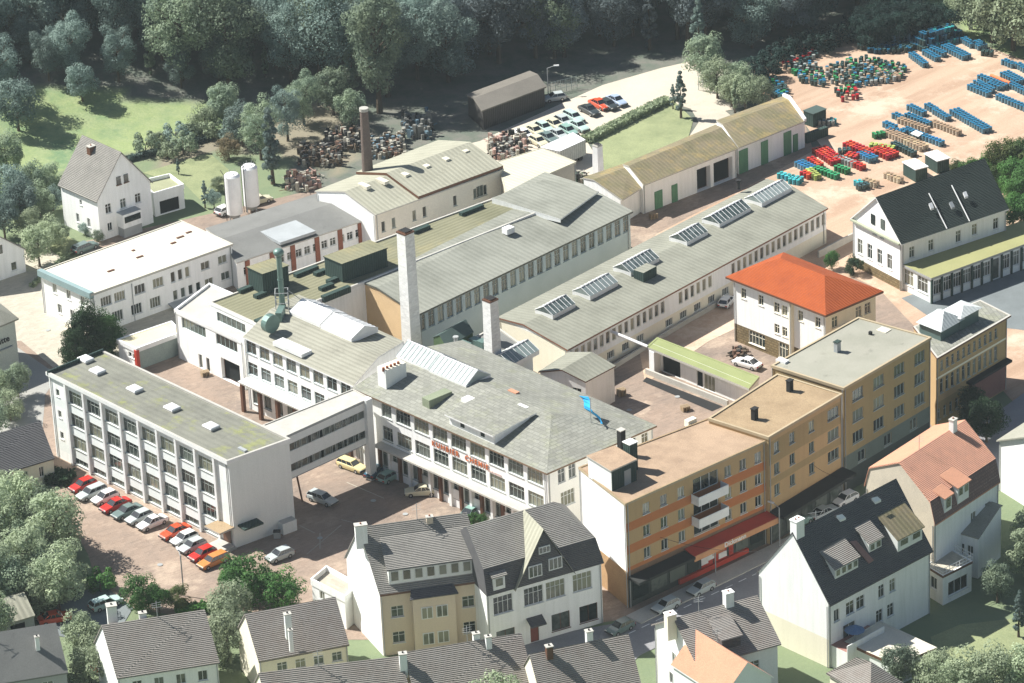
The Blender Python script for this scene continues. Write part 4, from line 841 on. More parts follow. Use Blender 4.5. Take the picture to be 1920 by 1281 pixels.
def lantern(P,z,zt,rise,par,m_=LEAD):
    m=MB(); m.prism(P,z-.3,zt,mat('lantern_glass',(.10,.15,.14),rough=.2,grain=0)); o=m.build('lantern_base',par)
    E=inset(P,-.4); c=[p+Vector((0,0,zt)) for p in E]; ap0=(c[0]+c[3])/2; ap1=(c[1]+c[2])/2; r0=ap0.lerp(ap1,.38)+Vector((0,0,rise)); r1=ap0.lerp(ap1,.62)+Vector((0,0,rise)); m=MB()
    for f in ([c[0],c[1],r1,r0],[c[1],c[2],r1],[c[2],c[3],r0,r1],[c[3],c[0],r0]): m.face(f if area(f)>0 else f[::-1],m_)
    m.face([p for p in (c[::-1] if area(c)>0 else c)],m_); m.build('lantern_roof',o)
GLASR=mat('pale_lead_sheet',(.55,.58,.56),(.44,.47,.45),scale=.5,pattern='ribs',pp=(.6,0),pcol=.85)
lantern([G(1724,604,13.2),G(1764,620,13.2),G(1803,598,13.2),G(1765,582,13.2)],11.4,13.2,1.6,b.R,GLASR)
lantern([G(1768,585,13.6),G(1800,596,13.6),G(1835,577,13.6),G(1803,566,13.6)],11.4,13.6,.8,b.R,GLASR)
# =================================================================== NE HOUSE
HOUSES=[]
def gable_house(name,lab,cat,px,h,rise,wm,rm,ins=(.35,.3,.35,.3),e=0,fas=None,prof=None,rows=(),mats=None,stripes=(),ridge_t=.5,th=.2,group=None,z0=0,world=None):
    b=Bld(name,lab,cat,px,h,ins=list(ins),group=group,z0=z0,world=world)
    for r in rows: b.row(*r[0],**r[1])
    b.wall(wm,mats=mats,stripes=stripes); b.profile(e,prof or [(0,0),(ridge_t,rise),(1,0)],rm,th=th,fas=fas or rm if not isinstance(rm,(list,tuple)) else fas or rm[0],wm=wm); b.done(); HOUSES.append((b,e,rise,h)); return b
def onroof(b,e,rise,u,v,t=.5):
    E=b.E; p0=E[e]+Z*b.h; p1=E[(e+1)%4]+Z*b.h; p2=E[e].lerp(E[(e+3)%4],t)+Z*(b.h+rise); n=(p1-p0).cross(p2-p0).normalized()
    d=FW*FOC+RV*(u-960)-UV*(v-640.5); o=Vector((0,0,HC)); return o+d*((p0-o).dot(n)/d.dot(n)), (n if n.z>0 else -n)
def patch(b,e,rise,px,mt,name='roof_patch',th=.12,up=.1):
    m=MB(); P=[]
    for q in px: p,n=onroof(b,e,rise,*q); P.append(p+n*up)
    m.slab(P,th,mt); return m.build(name,b.R,ang=b.ang(e))
w_=lambda e,n,f0,f1,w,z,h,**k: ((e,n,f0,f1,w,z,h),k)
b=gable_house('gabled_house','white house with very dark green tiled roof beside the gravel yard','house',[(1690,459),(1892,392),(1800,328),(1594,410)],7.8,5.6,W,BLT,fas=WP,mats={3:W},
 rows=[w_(0,1,.06,.14,1.0,4.9,1.8,nx=2,nz=2),w_(0,1,.24,.32,1.0,5.0,1.8,nx=2,nz=2),w_(0,1,.5,.58,1.0,4.9,1.9,nx=2,nz=2),w_(0,1,.66,.73,1.0,5.2,1.8,nx=2,nz=2),w_(0,1,.86,.94,1.0,5.0,1.8,nx=2,nz=2),
 w_(3,4,.04,.86,1.15,2.6,2.4,nx=2,nz=2),w_(3,2,.38,.68,.95,7.0,.9,nx=1)],stripes={3:[(0,1.6,STONE)]})
a_,b_,t_,n_,L_=b.edge(3)
for f in (.42,.62): m=MB(); m.box(a_+t_*(L_*f)+n_*.05,b.ang(3),.9,.1,8.6,10.2,GL); m.build('window',b.root)
m=MB(); m.box((a_+b_)/2+n_*.3,b.ang(3),L_,.5,7.6,7.85,mat('grey_green_trim',(.36,.38,.28))); m.build('ledge',b.root)
for f in (.42,.63): 
    A=b.E[0].lerp(b.E[1],f)+Z*7.95; r=(b.E[0].lerp(b.E[3],.5)).lerp(b.E[1].lerp(b.E[2],.5),f)+Z*(13.55); m=MB(); m.rod(A,A.lerp(r,.72),.09,WP,5); m.build('verge_strip',b.R)
patch(b,0,5.6,[(1740,383),(1746,381),(1750,391),(1744,393)],WP,'roof_window',.3,.25); patch(b,0,5.6,[(1778,381),(1784,379),(1789,389),(1783,391)],LEAD,'roof_window',.3,.25); patch(b,0,5.6,[(1804,362),(1810,360),(1814,369),(1808,371)],WP,'roof_window',.3,.25)
m=MB(); ap=(b.E[0].lerp(b.E[3],.5)); q=b.edge(0)[2]
b=Bld('veranda','glazed veranda with yellow-green flat roof in front of the dark roofed white house','veranda',[(1682,491),(1746,522),(2010,425),(1960,400)],4.3,ins=.25)
b.row(0,2,.05,.95,2.3,1.2,2.4,nx=3,nz=2,gl=GLC); b.row(1,14,.01,.99,1.55,1.2,2.3,nx=3,nz=2,gl=GL,skip=(6,)); b.row(1,1,.43,.5,1.3,.1,3.4,nx=1,gl=GL,sill=False,name='door_opening')
b.wall(W2); b.done(); b.flat(GREENR2,par=.05,pm=GREENR2,fas=GYP,th=.3)
a_,b_,t_,n_,L_=b.edge(1)
for k in range(15):
    m=MB(); m.box(a_+t_*(L_*k/14)+n_*.1,b.ang(1),.28,.28,0,4.0,DGREEN); m.build('post',b.root)
# =================================================================== WHITE VILLA upper left
b=gable_house('white_villa','white gabled villa with grey tiled roof and dark chimney, upper left','villa',[(108,347),(181,379),(285,337),(212,303)],6.6,7.0,W,GRT,e=1 if False else 1,ins=(.3,.35,.3,.35),
 rows=[w_(0,2,.2,.8,.7,2.0,1.3,nx=2),w_(0,1,.5,.65,.7,5.0,1.0,nx=1)]) if False else None
# ridge runs back-left to front-right gable: eave edges are 0 (left) and 2
P0=[(108,347),(181,379),(287,342),(214,308)]
b=gable_house('white_villa','white gabled villa with grey tiled roof and dark chimney, upper left','villa',P0,6.9,6.8,W,GRT,e=0,ins=(.35,.3,.35,.3),
 rows=[w_(0,2,.25,.85,.8,1.6,1.5,nx=2),w_(0,1,.45,.6,.6,4.9,.9,nx=1),w_(1,1,.14,.24,1.1,4.2,1.6,nx=2,nz=2),w_(1,1,.42,.52,1.1,4.2,1.6,nx=2,nz=2),w_(1,1,.7,.8,1.1,4.2,1.6,nx=2,nz=2),w_(1,1,.14,.24,.9,1.2,1.4,nx=2)])
a_,b_,t_,n_,L_=b.edge(1)
for f in (.42,.56): m=MB(); m.box(a_+t_*(L_*f)+n_*.05,b.ang(1),.8,.12,8.4,9.7,GL); m.build('window',b.root); m=MB(); m.box(a_+t_*(L_*f)+n_*.1,b.ang(1),1.0,.25,8.25,8.38,BRP); m.build('sill',b.root)
m=MB(); c=a_+t_*(L_*.5)+n_*.9; m.box(c,b.ang(1),3.6,1.8,1.6,3.9,W,LEAD); o=m.build('bay',b.root); m=MB(); m.box(c+n_*.95,b.ang(1),3.0,.08,2.5,3.5,GL); m.build('bay_window',o); m=MB(); m.box(c,b.ang(1),3.4,1.6,0,1.6,GYP); m.build('bay_base',o)
b.chimney(172,292,11.5,1.6,1.1,.9,BRP,CONC,e=1)
b=Bld('terrace_garage','white flat roofed garage annex with roof terrace beside the white villa','garage',[(287,362),(345,345),(318,325),(262,338)],4.2,ins=.1)
b.row(0,1,.1,.9,3.6,.1,2.3,nx=1,gl=DKB,fr=W,sill=False,name='garage_opening'); b.wall(W); b.done(); b.flat(mat('terrace_olive',(.30,.31,.19)),par=.6,pm=W,pw=.2)
# =================================================================== SILOS
for (u,v,vt,lab) in ((441,412,330,'white cylindrical silo nearest the villa garden, left of the pair'),(473,396,314,'white cylindrical silo with black pipes, right of the pair')):
    g=G(u,v); lo,hi=0,30
    for _ in range(30):
        z=(lo+hi)/2
        if pj(Vector((g.x,g.y,z)))[1]>vt: lo=z
        else: hi=z
    r=empty('silo',g,lab,'silo'); m=MB(); m.cyl(g,1.3,1.2,lo,WP,24); m.cyl(g,.4,.2,1.2,GYP,12,r2=1.1); m.build('tank',r); m=MB(); m.cyl(g,1.3,lo,lo+.35,WP,24,r2=1.0); m.cyl(g,.5,lo+.25,lo+.45,WP,12)
    for k in range(6): a=math.pi*k/3; m.rod((g.x+.8*math.cos(a),g.y+.8*math.sin(a),lo+.3),(g.x+.8*math.cos(a),g.y+.8*math.sin(a),lo+.9),.03,GYP,4)
    m.build('top_rail',r)
    m=MB()
    for k in range(4): a=math.pi*(k/2+.25); m.rod((g.x+1.0*math.cos(a),g.y+1.0*math.sin(a),0),(g.x+1.0*math.cos(a),g.y+1.0*math.sin(a),1.4),.1,GYP,5)
    m.build('legs',r)
    m=MB()
    for k in ((0,1) if 'black' in lab else (0,)):
        x=g.x-1.2+k*.35; y=g.y-1.0; m.rod((x,y,.3),(x,y,lo+.6),.06,BLK,6); m.rod((x,y,lo+.6),(x-.5,y+1,lo+1.0),.06,BLK,6)
    m.build('pipe',r)
# =================================================================== FOREST SHED, LAMP, FENCES
b=Bld('forest_shed','dark timber shed half hidden in shade below the wooded slope','shed',[(880,186),(940,167),(1025,141),(975,140)],4.2,ins=.3,world=[GT(905,246)+Vector((0,0,3)),GT(1026,200)+Vector((0,0,3)),GT(1026,200)+Vector((-2.6,7,3)),GT(905,246)+Vector((-2.6,7,3))],z0=-1)
b.h=3.6
b.wall(mat('dark_timber',(.07,.065,.06),pattern='ribs',pp=(.4,.1),pcol=.6)); b.profile(0,[(0,0),(.5,.9),(1,.2)],mat('shaded_roof_felt',(.17,.155,.13)),wm=MATS['dark_timber']); b.done()  # roof felt darkened, forest shade put into its colour
def lamp(u,v,h,lab,arm=1.2,ang=0):
    g=GT(u,v); r=empty('street_lamp',g,lab,'street lamp'); m=MB(); m.rod(g,g+Vector((0,0,h)),.09,GYP,6); d=Vector((math.cos(ang),math.sin(ang),0)); m.rod(g+Vector((0,0,h)),g+d*arm+Vector((0,0,h+.4)),.06,GYP,5); m.build('post',r)
    m=MB(); p=g+d*(arm+.35)+Vector((0,0,h+.4)); m.box(p,ang,.9,.28,p.z-.08,p.z+.1,WP); m.build('lamp_head',r)
lamp(1028,178,4.8,'street lamp on the edge of the forest beside the dark shed'); lamp(1462,1028,6,'white street lamp beside the great white gable',1.0,2.4); lamp(345,1118,6,'thin pale lamp post in front of the car park',.9,1.9); lamp(1342,1078,3.6,'short pale lamp on the street below the shop',.5,0.5)
FN=mat('mesh_fence',(.30,.34,.31))
def fence(pts,h,lab,n=8,rails=3):
    W_=[GT(*p) for p in pts]; r=empty('fence',W_[0],lab,'fence')
    for a,b_ in zip(W_,W_[1:]):
        m=MB()
        for k in range(rails): z=Vector((0,0,h*(k+1)/rails)); m.rod(a+z,b_+z,.04,FN,4)
        for k in range(n*3): p=a.lerp(b_,k/(n*3)); m.rod(p+Vector((0,0,.1)),p+Vector((0,0,h)),.018,FN,4)
        m.build('rails',r)
        for k in range(n+1): p=a.lerp(b_,k/n); m=MB(); m.rod(p,p+Vector((0,0,h)),.06,FN,5); m.build('post',r)
fence([(1032,178),(1082,166)],2.2,'wire mesh fence beside the lamp at the forest edge',5); fence([(1310,170),(1335,176)],2.6,'mesh gate panel behind the young trees',3)
# =================================================================== FRONT HOUSES
def dormer(b,e,f0,f1,d0,d1,z0,z1,zback,wm,rm,nwin,wh=1.2,ov=.25,gl=None,cat=None):
    """shed dormer on edge e: f along edge, d inwards from the eave (m)"""
    n=len(b.E); A,B=b.E[e],b.E[(e+1)%n]; t=(B-A).normalized(); L=(B-A).length; nn=Vector((t.y,-t.x,0))*b.sg*-1; an=math.atan2(t.y,t.x)
    p=[A+t*(f0*L)+nn*d0,A+t*(f1*L)+nn*d0,A+t*(f1*L)+nn*d1,A+t*(f0*L)+nn*d1]
    m=MB(); Z=Vector((0,0,1)); q=[x+Z*z for x,z in zip(p,(z1,z1,zback,zback))]
    lo=[x+Z*(z0) for x in p]
    P=list(range(4)) if area(p)>0 else [3,2,1,0]
    for i in range(4): a,c=P[i],P[(i+1)%4]; m.face([lo[a],lo[c],q[c],q[a]],wm)
    m.face([q[i] for i in P],wm); m.face([lo[i] for i in P[::-1]],wm); o=m.build('dormer',b.R,ang=an)
    r=[p[0]-t*ov-nn*ov,p[1]+t*ov-nn*ov,p[2]+t*ov,p[3]-t*ov]; m=MB(); m.slab([x+Z*(z+.14) for x,z in zip(r,(z1,z1,zback,zback))],.13,rm); m.build('dormer_roof',o,ang=an)
    for k in range(nwin):
        c=p[0].lerp(p[1],(k+.5)/nwin)-nn*.03; wd=(f1-f0)*L/nwin*.72; m=MB(); m.box(c,an,wd,.08,z1-wh-.15,z1-.12,FRAME); m.box(c-nn*.03,an,wd*.8,.1,z1-wh,z1-.25,gl or GL); m.build('dormer_window',o)
    return o
b=gable_house('town_house','beige house with grey tiled roof, wide dormer and bright white gable wall','house',[(712,1116),(914,1088),(847,1017),(645,1045)],9.0,7.0,BEIGE,GRT,e=0,ins=(.4,.05,.4,.15),mats={3:W},
 rows=[w_(0,1,.09,.22,1.6,z,1.6,nx=2,nz=2) for z in (5.3,1.6)]+[w_(0,1,.76,.89,1.6,z,1.6,nx=2,nz=2) for z in (5.3,1.6)])
b.R.name='roof'; a_,b_,t_,n_,L_=b.edge(0); an=b.ang(0); m=MB(); c=a_+t_*(L_*.49)+n_*.55; m.box(c,an,5.4,1.1,0,8.3,BEIGE); m.build('bay',b.root); 
P=[c+t_*x+n_*y for x,y in ((-3.1,.9),(3.1,.9),(2.6,-.5),(-2.6,-.5))]; m=MB(); m.slab([P[0]+Z*8.35,P[1]+Z*8.35,P[2]+Z*9.3,P[3]+Z*9.3],.15,DKT); m.build('bay_roof',b.root,ang=an)
for z in (5.1,1.4):
    for x in (-.95,.95): m=MB(); m.box(c+t_*x+n_*.56,an,1.5,.1,z,z+1.7,FRAME); m.box(c+t_*x+n_*.6,an,1.25,.1,z+.12,z+1.58,GLC); m.box(c+t_*x+n_*.63,an,.1,.1,z+.1,z+1.6,FRAME); m.build('window',b.root)
dormer(b,0,.10,.88,.7,5.0,9.0,11.9,14.9,WS,GRT,7,1.5)
b.chimney(677,1000,15.6,1.2,1.5,.8,W,CONC,sink=2); b.chimney(806,985,15.0,1.2,.8,.6,BEIGE,CONC)
m=MB(); m.box((a_+b_)/2+n_*.2,an,L_,.45,8.75,9.0,BRP); m.build('gutter',b.root)
b=Bld('rear_annex','white flat roofed annex behind the beige town house','annex',[(582,1085),(646,1118),(675,1095),(612,1060)],5.0,ins=.1)
b.row(0,1,.1,.5,1.0,2.6,1.2); b.row(0,1,.55,.9,1.0,.1,2.2,nx=1,sill=False); b.wall(W); b.done(); b.flat(PAV,par=.7,pm=W,pw=.2)
# black mansard house
b=Bld('mansard_house','white house with black slate mansard and pointed cross gable, right of the beige house','house',[(913,1119),(1133,1056),(1066,984),(846,1047)],8.7,ins=[.35,.3,.3,.05])
b.row(0,1,.06,.22,2.7,5.5,2.5,nx=4,nz=2); b.row(0,2,.31,.69,2.7,5.5,2.5,nx=4,nz=2); b.row(0,1,.75,.91,2.7,5.5,2.5,nx=4,nz=2)
b.row(0,1,.05,.25,2.6,.8,2.3,nx=2,gl=GL,fr=BRP); b.row(0,1,.53,.73,2.6,.8,2.4,nx=2,gl=GL,fr=BRP); b.row(0,1,.78,.97,2.6,.8,2.4,nx=2,gl=GL,fr=BRP); b.row(0,1,.36,.44,1.2,.1,2.6,nx=1,gl=mat('red_brown_door',(.22,.07,.05)),sill=False,fr=BRP,name='door')
b.row(1,3,.1,.9,1.2,5.6,1.8); b.wall(W); b.done()
E0,E1,E2,E3=b.E; t=(E1-E0).normalized(); nn=(E3-E0).normalized(); h=8.7; k=.75
B0,B1,B2,B3=E0+nn*k,E1+nn*k-t*k,E2-nn*k-t*k,E3-nn*k; zb=h+3.5; r0=(E0+E3)/2+Z*(h+7.3); r1=(E1+E2)/2-t*4.4+Z*(h+7.3); m=MB()
def fc(m,pts,mt): m.face(pts if area(pts)>0 else pts[::-1],mt)
for p in ([E0+Z*h,E1+Z*h,B1+Z*zb,B0+Z*zb],[E2+Z*h,E3+Z*h,B3+Z*zb,B2+Z*zb],[E1+Z*h,E2+Z*h,B2+Z*zb,B1+Z*zb]): fc(m,p,DKT)
fc(m,[B0+Z*zb,B1+Z*zb,r1,r0],GRT); fc(m,[B3+Z*zb,B2+Z*zb,r1,r0],GRT); fc(m,[B1+Z*zb,B2+Z*zb,r1],GRT); m.face([E3+Z*h,E0+Z*h,B0+Z*zb,r0,B3+Z*zb],DKT); m.face([E0+Z*(h-.02),E3+Z*(h-.02),E2+Z*(h-.02),E1+Z*(h-.02)],DKT)
b.R=m.build('roof',b.root,ang=b.ang(0))
A=E0+t*4.2; B=E0+t*12.0; mid=(A+B)/2-nn*.08; ap=mid+Z*16.0; bk=nn*5.6; m=MB(); A=A-nn*.05;B=B-nn*.05
m.face([A+Z*8.75,B+Z*8.75,ap] if True else [],DKT); m.slab([A-t*.35-nn*.3+Z*8.6,ap-nn*.3+Z*.15,ap+bk+Z*.15,A-t*.35+bk+Z*8.6],.15,SHR); m.slab([B+t*.35-nn*.3+Z*8.6,ap-nn*.3+Z*.15,ap+bk+Z*.15,B+t*.35+bk+Z*8.6],.15,GRT)  # left slope given paler roofing than the right to paint in sunlight
cg=m.build('cross_gable',b.R,ang=b.ang(0)); an=b.ang(0)
for x,z,w1,h1 in ((-1.3,9.6,1.9,1.7),(1.55,9.9,1.9,1.7),(.1,12.6,1.6,1.0)):
    m=MB(); c=mid+t*x-nn*.05; m.box(c,an,w1,.12,z,z+h1,FRAME)
    for j in range(3): m.box(c-nn*.05+t*((j-1)*w1*.31),an,w1*.24,.08,z+.15,z+h1-.15,GL)
    m.build('window',cg)
dormer(b,0,.06,.16,.1,3.0,8.8,11.0,12.8,WS,GRT,1,1.3)
m=MB(); c=b.C[0]+t*((b.C[1]-b.C[0]).length*.4); m.slab([c-t*1.1+Z*3.2-nn*1.5,c+t*1.1+Z*3.2-nn*1.5,c+t*1.1+Z*3.8,c-t*1.1+Z*3.8],.15,DKT); m.build('porch_roof',b.root)
# great white gable house
b=gable_house('gable_house','house with huge blank white gable wall and charcoal tiled roof, right foreground','house',[(1556,1136),(1750,1033),(1612,971),(1418,1074)],9.0,8.0,W,DKT,e=0,ins=(.35,.2,.35,.1),mats={3:W},
 rows=[w_(0,1,.04,.12,1.0,6.0,1.7),w_(0,2,.16,.36,1.5,6.0,1.8,nx=2,nz=2),w_(0,2,.46,.68,1.1,6.0,1.8,nx=2,nz=2),w_(0,1,.1,.3,2.2,2.6,2.2,nx=2),w_(0,2,.44,.66,1.2,2.6,1.8,nx=2,nz=2)],stripes={3:[(0,4.0,CREAM)]})
dormer(b,0,.14,.36,1.6,5.0,9.3,12.4,14.6,WS,BRT,4,1.0); dormer(b,0,.50,.62,2.2,5.6,10.4,13.0,15.2,WS,BRT,2,1.0); dormer(b,0,.72,.96,1.2,6.0,9.3,12.2,15.4,WS,MOSSR,2,1.0)
b.chimney(1495,1000,16.6,1.9,1.4,1.1,W,W,sink=2,pots=2)
patch(b,0,8.0,[(1566,968),(1577,965),(1584,972),(1573,976)],WP,'skylight',.3,.25); patch(b,0,8.0,[(1632,935),(1643,932),(1650,938),(1639,943)],WP,'skylight',.3,.25)
patch(b,0,8.0,[(1593,1016),(1605,1014),(1637,1050),(1628,1056)],mat('faded_red_tiles',(.30,.17,.15)))
g=G(1530,985,15.5); m=MB(); m.rod((g.x,g.y,14),(g.x,g.y,17.5),.05,GYP,4)
for z in (16.6,17.2): m.rod((g.x-1,g.y,z),(g.x+1,g.y+.4,z),.03,GYP,4)
m.build('aerial',b.R)
a_,b_,t_,n_,L_=b.edge(0); m=MB(); m.box(a_+t_*(L_*.2)+n_*1.4,b.ang(0),L_*.36,2.8,0,3.1,W,mat('red_terrace_tiles',(.33,.17,.14))); tr=m.build('terrace',b.root)
m=MB(); c=a_+t_*(L_*.2)+n_*2.75; m.box(c,b.ang(0),L_*.36,.1,3.1,4.0,W); m.build('terrace_parapet',b.root); m=MB(); c=a_+t_*(L_*.17)+n_*1.4; m.cyl(c,.05,3.1,5.3,GYP,6); m.cyl(c,1.3,4.6,5.3,mat('blue_canvas',(.12,.2,.33)),10,r2=.1); tag(m.build('parasol',origin=c+Z*3.1),'folded-down blue parasol on the little red tiled terrace','parasol')
b=Bld('roof_terrace_house','white flat roofed extension with railed roof terrace behind the great white gable house','extension',[(1734,1059),(1768,1080),(1824,1052),(1785,1030)],4.4,ins=.1)
b.row(0,1,.2,.7,1.3,1.6,1.7,nx=2); b.row(1,1,.2,.85,3.6,.9,2.0,nx=3,nz=1); b.wall(W); b.done(); b.flat(PAV,par=.1,pm=W,pw=.2,fas=BRP)
m=MB(); 
for i in range(4):
    A,B=b.E[i],b.E[(i+1)%4]; 
    for zz in (4.9,5.4): m.rod(A+Z*zz,B+Z*zz,.04,WP,4)
    for k in range(9): p=A.lerp(B,k/9); m.rod(p+Z*4.4,p+Z*5.4,.03,WP,4)
m.build('railing',b.root)
b=Bld('flat_garage','cream flat roofed garage below the great white gable house','garage',[(1583,1203),(1679,1246),(1757,1214),(1650,1164)],3.2,ins=.2)
b.row(1,2,.1,.9,2.2,.1,2.2,nx=1,gl=GYP,sill=False,name='garage_door'); b.wall(W2); b.done(); b.flat(CRMR,par=.05,pm=CRMR,fas=BRP,th=.35)
b=Bld('garden_shed','brown hip roofed shed beside the flat garage','shed',[(1549,1262),(1632,1312),(1694,1280),(1605,1243)],4.2,ins=.3)
b.wall(CREAM); b.done(); b.hip(0,2.8,2.9,2.9,BRT,th=.2)
# red roofed house
b=gable_house('salmon_roofed_house','tall house with salmon tiled mansard roof and two small white dormers, right edge','house',[(1753,985),(1876,903),(1743,830),(1620,910)],10.0,6.0,W,[mat('plum_tiles',(.24,.15,.14),pattern='brick',pp=(.4,.4),pcol=.6),PKT,PKP,PKP],e=0,prof=[(0,0),(.07,3.0),(.5,6.2),(.93,3.0),(1,0)],ins=(.3,.15,.3,.15),mats={3:mat('old_cream_render',(.52,.46,.36),(.40,.36,.29),scale=.3)},fas=PKT,
 rows=[w_(0,2,.5,.95,1.2,6.2,1.7),w_(0,2,.5,.95,1.2,2.8,1.7)])
dormer(b,0,.16,.27,.2,3.4,10.2,12.7,13.9,WP,PKP,1,1.5); dormer(b,0,.36,.53,.2,3.8,10.2,13.0,14.2,WP,PKP,2,1.2); b.chimney(1787,810,15.8,1.8,.9,.7,W,CONC)
b=Bld('grey_lean_to','grey lean-to extension in front of the salmon roofed house','extension',[(1765,990),(1835,1010),(1880,968),(1815,945)],6.0,ins=.15)
b.row(0,2,.4,.9,.9,3.0,1.5); b.wall(W); b.profile(0,[(0,0),(.9,1.8),(1,1.6)],GRYR,th=.15,wm=W); b.done()
b=gable_house('white_house','white house cut by the right edge of the photo, facing the dark street','house',[(1868,826),(1985,898),(2080,838),(1970,760)],7.5,3.4,W,GRYR,e=1,ins=(.4,.3,.4,.3),rows=[w_(0,2,.5,.9,1.0,4.4,1.4)])
# bottom row of houses
def low(lab,px,h,rise,rm,wm=CREAM,rows=(),ch=(),name='terraced_house',**k):
    b=gable_house(name,lab,'house',px,h,rise,wm,rm,e=0,ins=(.35,.15,.35,.15),rows=rows,**k)
    for c in ch: b.chimney(*c[0],**c[1])
    return b
low('cottage with brown tiled roof and tall pale chimney, bottom left behind the red car',[(219,1272),(412,1242),(368,1176),(175,1205)],5.6,5.0,BRT,W,[w_(0,4,.08,.95,1.2,3.2,1.4,nx=2)],[((212,1172,9.4),dict(hh=2.8,l=1.2,w=1.0,m=WS)),((268,1160,10.2),dict(hh=.8))],name='cottage')
low('low house with grey tiled roof and small windows, bottom, right of the brown roofed cottage',[(485,1241),(655,1209),(612,1150),(442,1182)],5.4,4.6,BRT,CREAM,[w_(0,4,.15,.98,1.3,3.2,1.3,nx=2,nz=2)],[((540,1170,9.4),dict(hh=1.4,l=.8,w=.6)),((545,1195,8.6),dict(hh=1.0,l=.5,w=.4,m=W))],name='cottage')
low('house with dark grey roof in the bottom left corner',[(-60,1292),(128,1261),(95,1195),(-95,1226)],4.6,4.6,DARKR,GYP,[w_(0,4,.1,.9,1.4,2.4,1.2)],[((70,1205,8.0),dict(hh=.8,l=.5,w=.4,m=W))],name='cottage')
low('terraced house with dark tiled roof at the bottom edge, left of the tall white vent',[(512,1362),(778,1330),(734,1264),(468,1296)],5.0,5.0,BRT,CREAM,[],[((756,1242,9.6),dict(hh=1.2,l=.9,w=.7,m=W))])
low('terraced house with dark tiled roof at the bottom edge, behind the round pale tree',[(783,1324),(1004,1287),(958,1220),(739,1257)],5.4,5.0,BRT,CREAM,[],[((917,1226,8.6),dict(hh=2.4,l=.7,w=.6,m=W)),((893,1200,10.2),dict(hh=.9,l=.8,w=.6,m=W))])
low('terraced house with dark tiled roof next to the white house with orange wing',[(1019,1327),(1204,1288),(1158,1222),(972,1261)],5.4,5.0,BRT,CREAM,[],[((1030,1228,10),dict(hh=1.2,l=.8,w=.7,m=BRP)),((1105,1205,10),dict(hh=1.6,l=.8,w=.7,m=W))])
b=gable_house('town_house','white house with brown tiled roof and orange cross wing, bottom centre','house',[(1308,1250),(1465,1207),(1378,1128),(1221,1171)],8.2,3.8,W,BRT,e=0,ins=(.35,.35,.35,.35),
 rows=[w_(3,2,.3,.8,1.0,5.0,1.6),w_(3,2,.2,.8,1.0,1.8,1.6),w_(0,1,.62,.78,1.4,4.9,1.7,nx=2,nz=2),w_(1,1,.3,.6,1.0,4.9,1.5)],mats={0:WS})
b.chimney(1257,1170,11.2,1.4,1.2,1.0,CREAM,W); b.chimney(1366,1140,11.4,2.2,1.1,.9,W,W)
dormer(b,0,.34,.56,1.0,4.4,8.2,10.2,11.4,DKT,BRT,0)
RA=G(1304,1180,10.8); RB=G(1402,1242,10.8); d=(RB-RA).normalized(); p_=Vector((d.y,-d.x,0)); wd=3.9
P=[v2(RA-p_*-wd),v2(RB+p_*wd),v2(RB-p_*wd),v2(RA-p_*wd)]
b=gable_house('cross_wing','front wing with plain orange roof slope, bottom centre','wing',None,7.3,3.5,W2,PKP,e=0,ins=(.25,.2,.25,.1),world=[Vector((q.x,q.y,7.3)) for q in P],fas=WP,rows=[w_(1,2,.2,.8,.9,5.0,1.3)])
# left edge houses
b=gable_house('white_house','white gabled house cut by the left edge, below the meadow','house',[(-95,516),(49,467),(-22,436),(-166,485)],3.9,5.6,W,GRT,e=1,ins=(.3,.2,.3,.2),rows=[w_(0,1,.80,.9,1.0,.9,1.4,nx=1)])
a_,b_,t_,n_,L_=b.edge(0); m=MB(); m.box(a_+t_*(L_*.68)+n_*.05,b.ang(0),1.0,.1,4.4,5.8,GL); m.build('window',b.root)
b=Bld('lettered_house','pale house with grey hipped roof and black lettering, cut by the left edge','house',[(-80,644),(35,597),(-10,560),(-120,604)],8.0,ins=.5)
b.row(0,2,.1,.6,1.4,1.2,1.8); b.wall(mat('pale_green_render',(.55,.58,.50),(.47,.5,.43))); b.done(); b.hip(0,2.6,4,4,GRYR)
a_,b_,t_,n_,L_=b.edge(0); p=a_+t_*(L_*.655)+n_*.08; lettering('stätte',(p.x-.9*t_.x,p.y-.9*t_.y,4.9),txtang(t_),1.35,BLK,b.root)
m=MB(); m.box(a_+t_*(L_*.6)+n_*.15,b.ang(0),L_*.6,.3,3.9,4.05,GYP); m.build('ledge',b.root)
gable_house('dark_roofed_house','low cream house with dark slate roof at the left edge beside the office block','house',[(-80,914),(102,859),(58,806),(-124,861)],3.6,3.6,CREAM,DKT,e=0,ins=(.3,.1,.3,.1),rows=[w_(0,2,.62,.95,.7,1.2,1.5)])
gable_house('garden_hut','small hut with pale olive roof in the bottom left trees','hut',[(-60,1192),(66,1154),(30,1112),(-96,1150)],2.7,1.8,GYP,SHR,e=0,ins=(.3,.1,.3,.1),rows=[w_(0,1,.6,.9,2.2,.1,2.0,nx=1,gl=DKB)])
m=MB(); c=G(52,772,1); 
